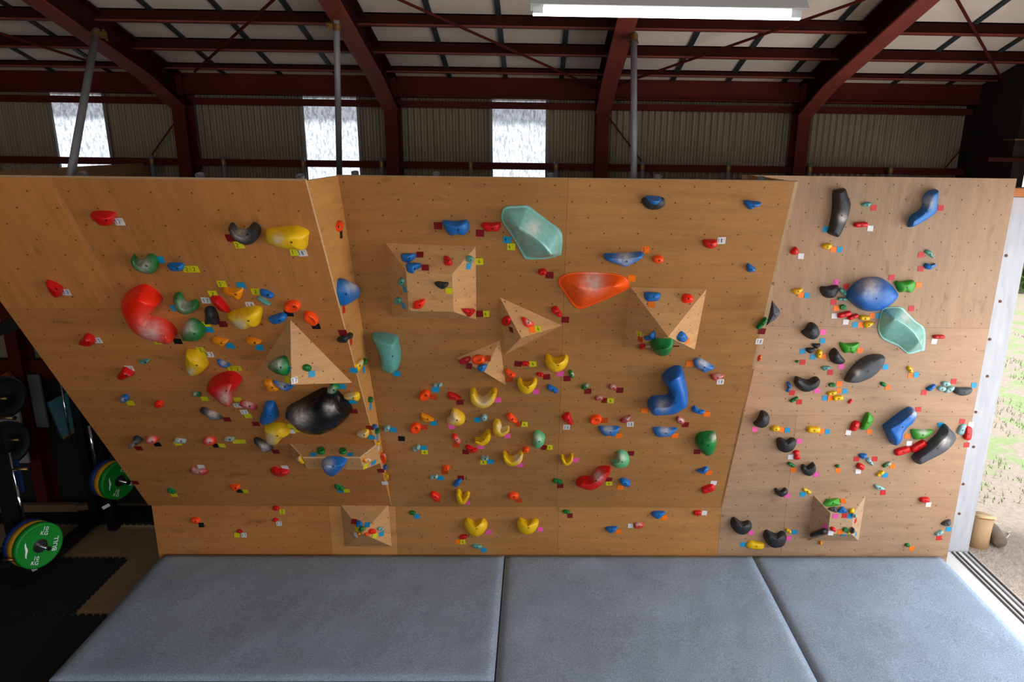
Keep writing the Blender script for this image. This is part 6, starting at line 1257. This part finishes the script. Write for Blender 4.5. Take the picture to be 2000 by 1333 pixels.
for a, b in zip(pts, pts[1:]): tube(bm, a, b, .006, 8)
tag(mesh('rope', bm, plain('rope', srgb(214, 200, 180), .8), None, False, tuple(pts[0])), 'thin pale rope lying on the dirt behind the log', 'rope')
bm = bmesh.new(); rg = random.Random(5)
for i in range(7000):
    x, y = rg.uniform(3.9, 9), rg.uniform(6.0, 14)
    if sin(x*2.1+1)*sin(y*1.7) + .35*sin(x*5+y*3) < .42: continue
    h = rg.uniform(.02, .07); a = rg.uniform(0, 6.28); w = .006; p = V((x, y, -.03)); d = V((cos(a), sin(a), 0)); bm.faces.new([bm.verts.new(t) for t in (p-d*w, p+d*w, p+V((-d.y, d.x, 0))*h*.5+V((0, 0, h)))])
tag(mesh('grass', bm, plain('grass_blade', srgb(128, 150, 84), .8, 0, .3, 3)), 'patchy short grass on the sunny ground outside the doorway', 'grass', None, 'stuff')
for k, (x, y, s) in enumerate(((8.5, 17, 1.7), (13.0, 18, 2.2), (17.8, 17, 2.0))):
    bm = bmesh.new(); bt = random.Random(k)
    for i in range(2600):
        v = V((bt.gauss(0, 1), bt.gauss(0, 1), bt.gauss(0, 1))).normalized()*(bt.random()**.33)*s; v.z = abs(v.z)*1.1; p = V((x, y, -.1))+v; a = V((bt.gauss(0, 1), bt.gauss(0, 1), bt.gauss(0, 1))).normalized()*.13; b = a.cross(V((bt.gauss(0, 1), bt.gauss(0, 1), 1))).normalized()*.07
        bm.faces.new([bm.verts.new(t) for t in (p-a, p+b, p+a, p-b)])
    t = empty('bush', (x, y, -.1), ('nearest', 'middle', 'farthest')[k]+' green bush at the far side of the yard', 'bush', 'bushes beyond the yard'); mesh('foliage', bm, plain('bush_leaf', srgb(96, 120, 60), .8, 0, .4, 2), t)
    bm = bmesh.new(); tube(bm, (x, y, -.1), (x, y, s*.7), .06, 8); mesh('stem', bm, plain('bark', srgb(90, 70, 52), .9), t)
q = atY(1990, 308, 5.1); b_ = empty('metal_box', q, 'dark metal box with a brass rim above the right wall corner', 'box'); bm = bmesh.new(); box(bm, (q.x-.05, q.y, q.z), (q.x+.12, q.y+.12, q.z+.12)); mesh('body', bm, plain('dark_tin', srgb(44, 36, 28), .45, .5, .3, 10), b_)
bm = bmesh.new(); box(bm, (q.x-.055, q.y-.005, q.z+.118), (q.x+.125, q.y+.125, q.z+.128)); mesh('rim', bm, BRASS, b_)
bm = bmesh.new(); box(bm, (3.2, 5.08, q.z-.03), (XW+.05, 5.25, q.z-.002)); tag(mesh('steel_beam', bm, STEEL_DK), kind='structure')

# ------------------------------------------------------------------ light
w = bpy.data.worlds.new('overcast_sky'); bpy.context.scene.world = w; w.use_nodes = True; nt = w.node_tree; nt.nodes.clear()
ou = nt.nodes.new('ShaderNodeOutputWorld'); bg = nt.nodes.new('ShaderNodeBackground'); tc = nt.nodes.new('ShaderNodeTexCoord'); sp = nt.nodes.new('ShaderNodeSeparateXYZ'); rp_ = nt.nodes.new('ShaderNodeValToRGB')
nt.links.new(tc.outputs['Generated'], sp.inputs[0]); nt.links.new(sp.outputs[2], rp_.inputs[0]); rp_.color_ramp.elements[0].color = (.72, .76, .78, 1); rp_.color_ramp.elements[1].color = (.86, .92, 1, 1); nt.links.new(rp_.outputs[0], bg.inputs[0]); bg.inputs[1].default_value = 1.35; nt.links.new(bg.outputs[0], ou.inputs[0])
def light(kind, name, loc, rot, energy, color, **kw):
    d = bpy.data.lights.new(name, kind); d.energy = energy; d.color = color
    for k, v in kw.items(): setattr(d, k, v)
    o = bpy.data.objects.new(name, d); C.objects.link(o); o.location = loc; o.rotation_euler = rot; return o
sn = light('SUN', 'sun', (-4, 14, 16), (0, 0, 0), 1.6, (1, .97, .92), angle=.06); sn.rotation_euler = V((.12, -.2, -.97)).to_track_quat('-Z', 'Y').to_euler()
light('AREA', 'doorway_daylight', (XW+.55, 2.3, 1.55), (0, radians(90), 0), 108, (.95, .97, 1), shape='RECTANGLE', size=2.7, size_y=4.6)
light('AREA', 'added_front_fill', (.4, -2.7, 3.3), (radians(60), 0, 0), 82, (1, .97, .93), shape='RECTANGLE', size=6.5, size_y=2.2)  # soft fill lamp added behind the camera to brighten walls and mats
sc = bpy.context.scene
sc.view_settings.view_transform = 'Standard'; sc.view_settings.look = 'None'; sc.view_settings.exposure = .57; sc.view_settings.gamma = .85
sc.cycles.use_denoising = True; sc.cycles.max_bounces = 8; sc.cycles.diffuse_bounces = 4; sc.cycles.sample_clamp_indirect = 6
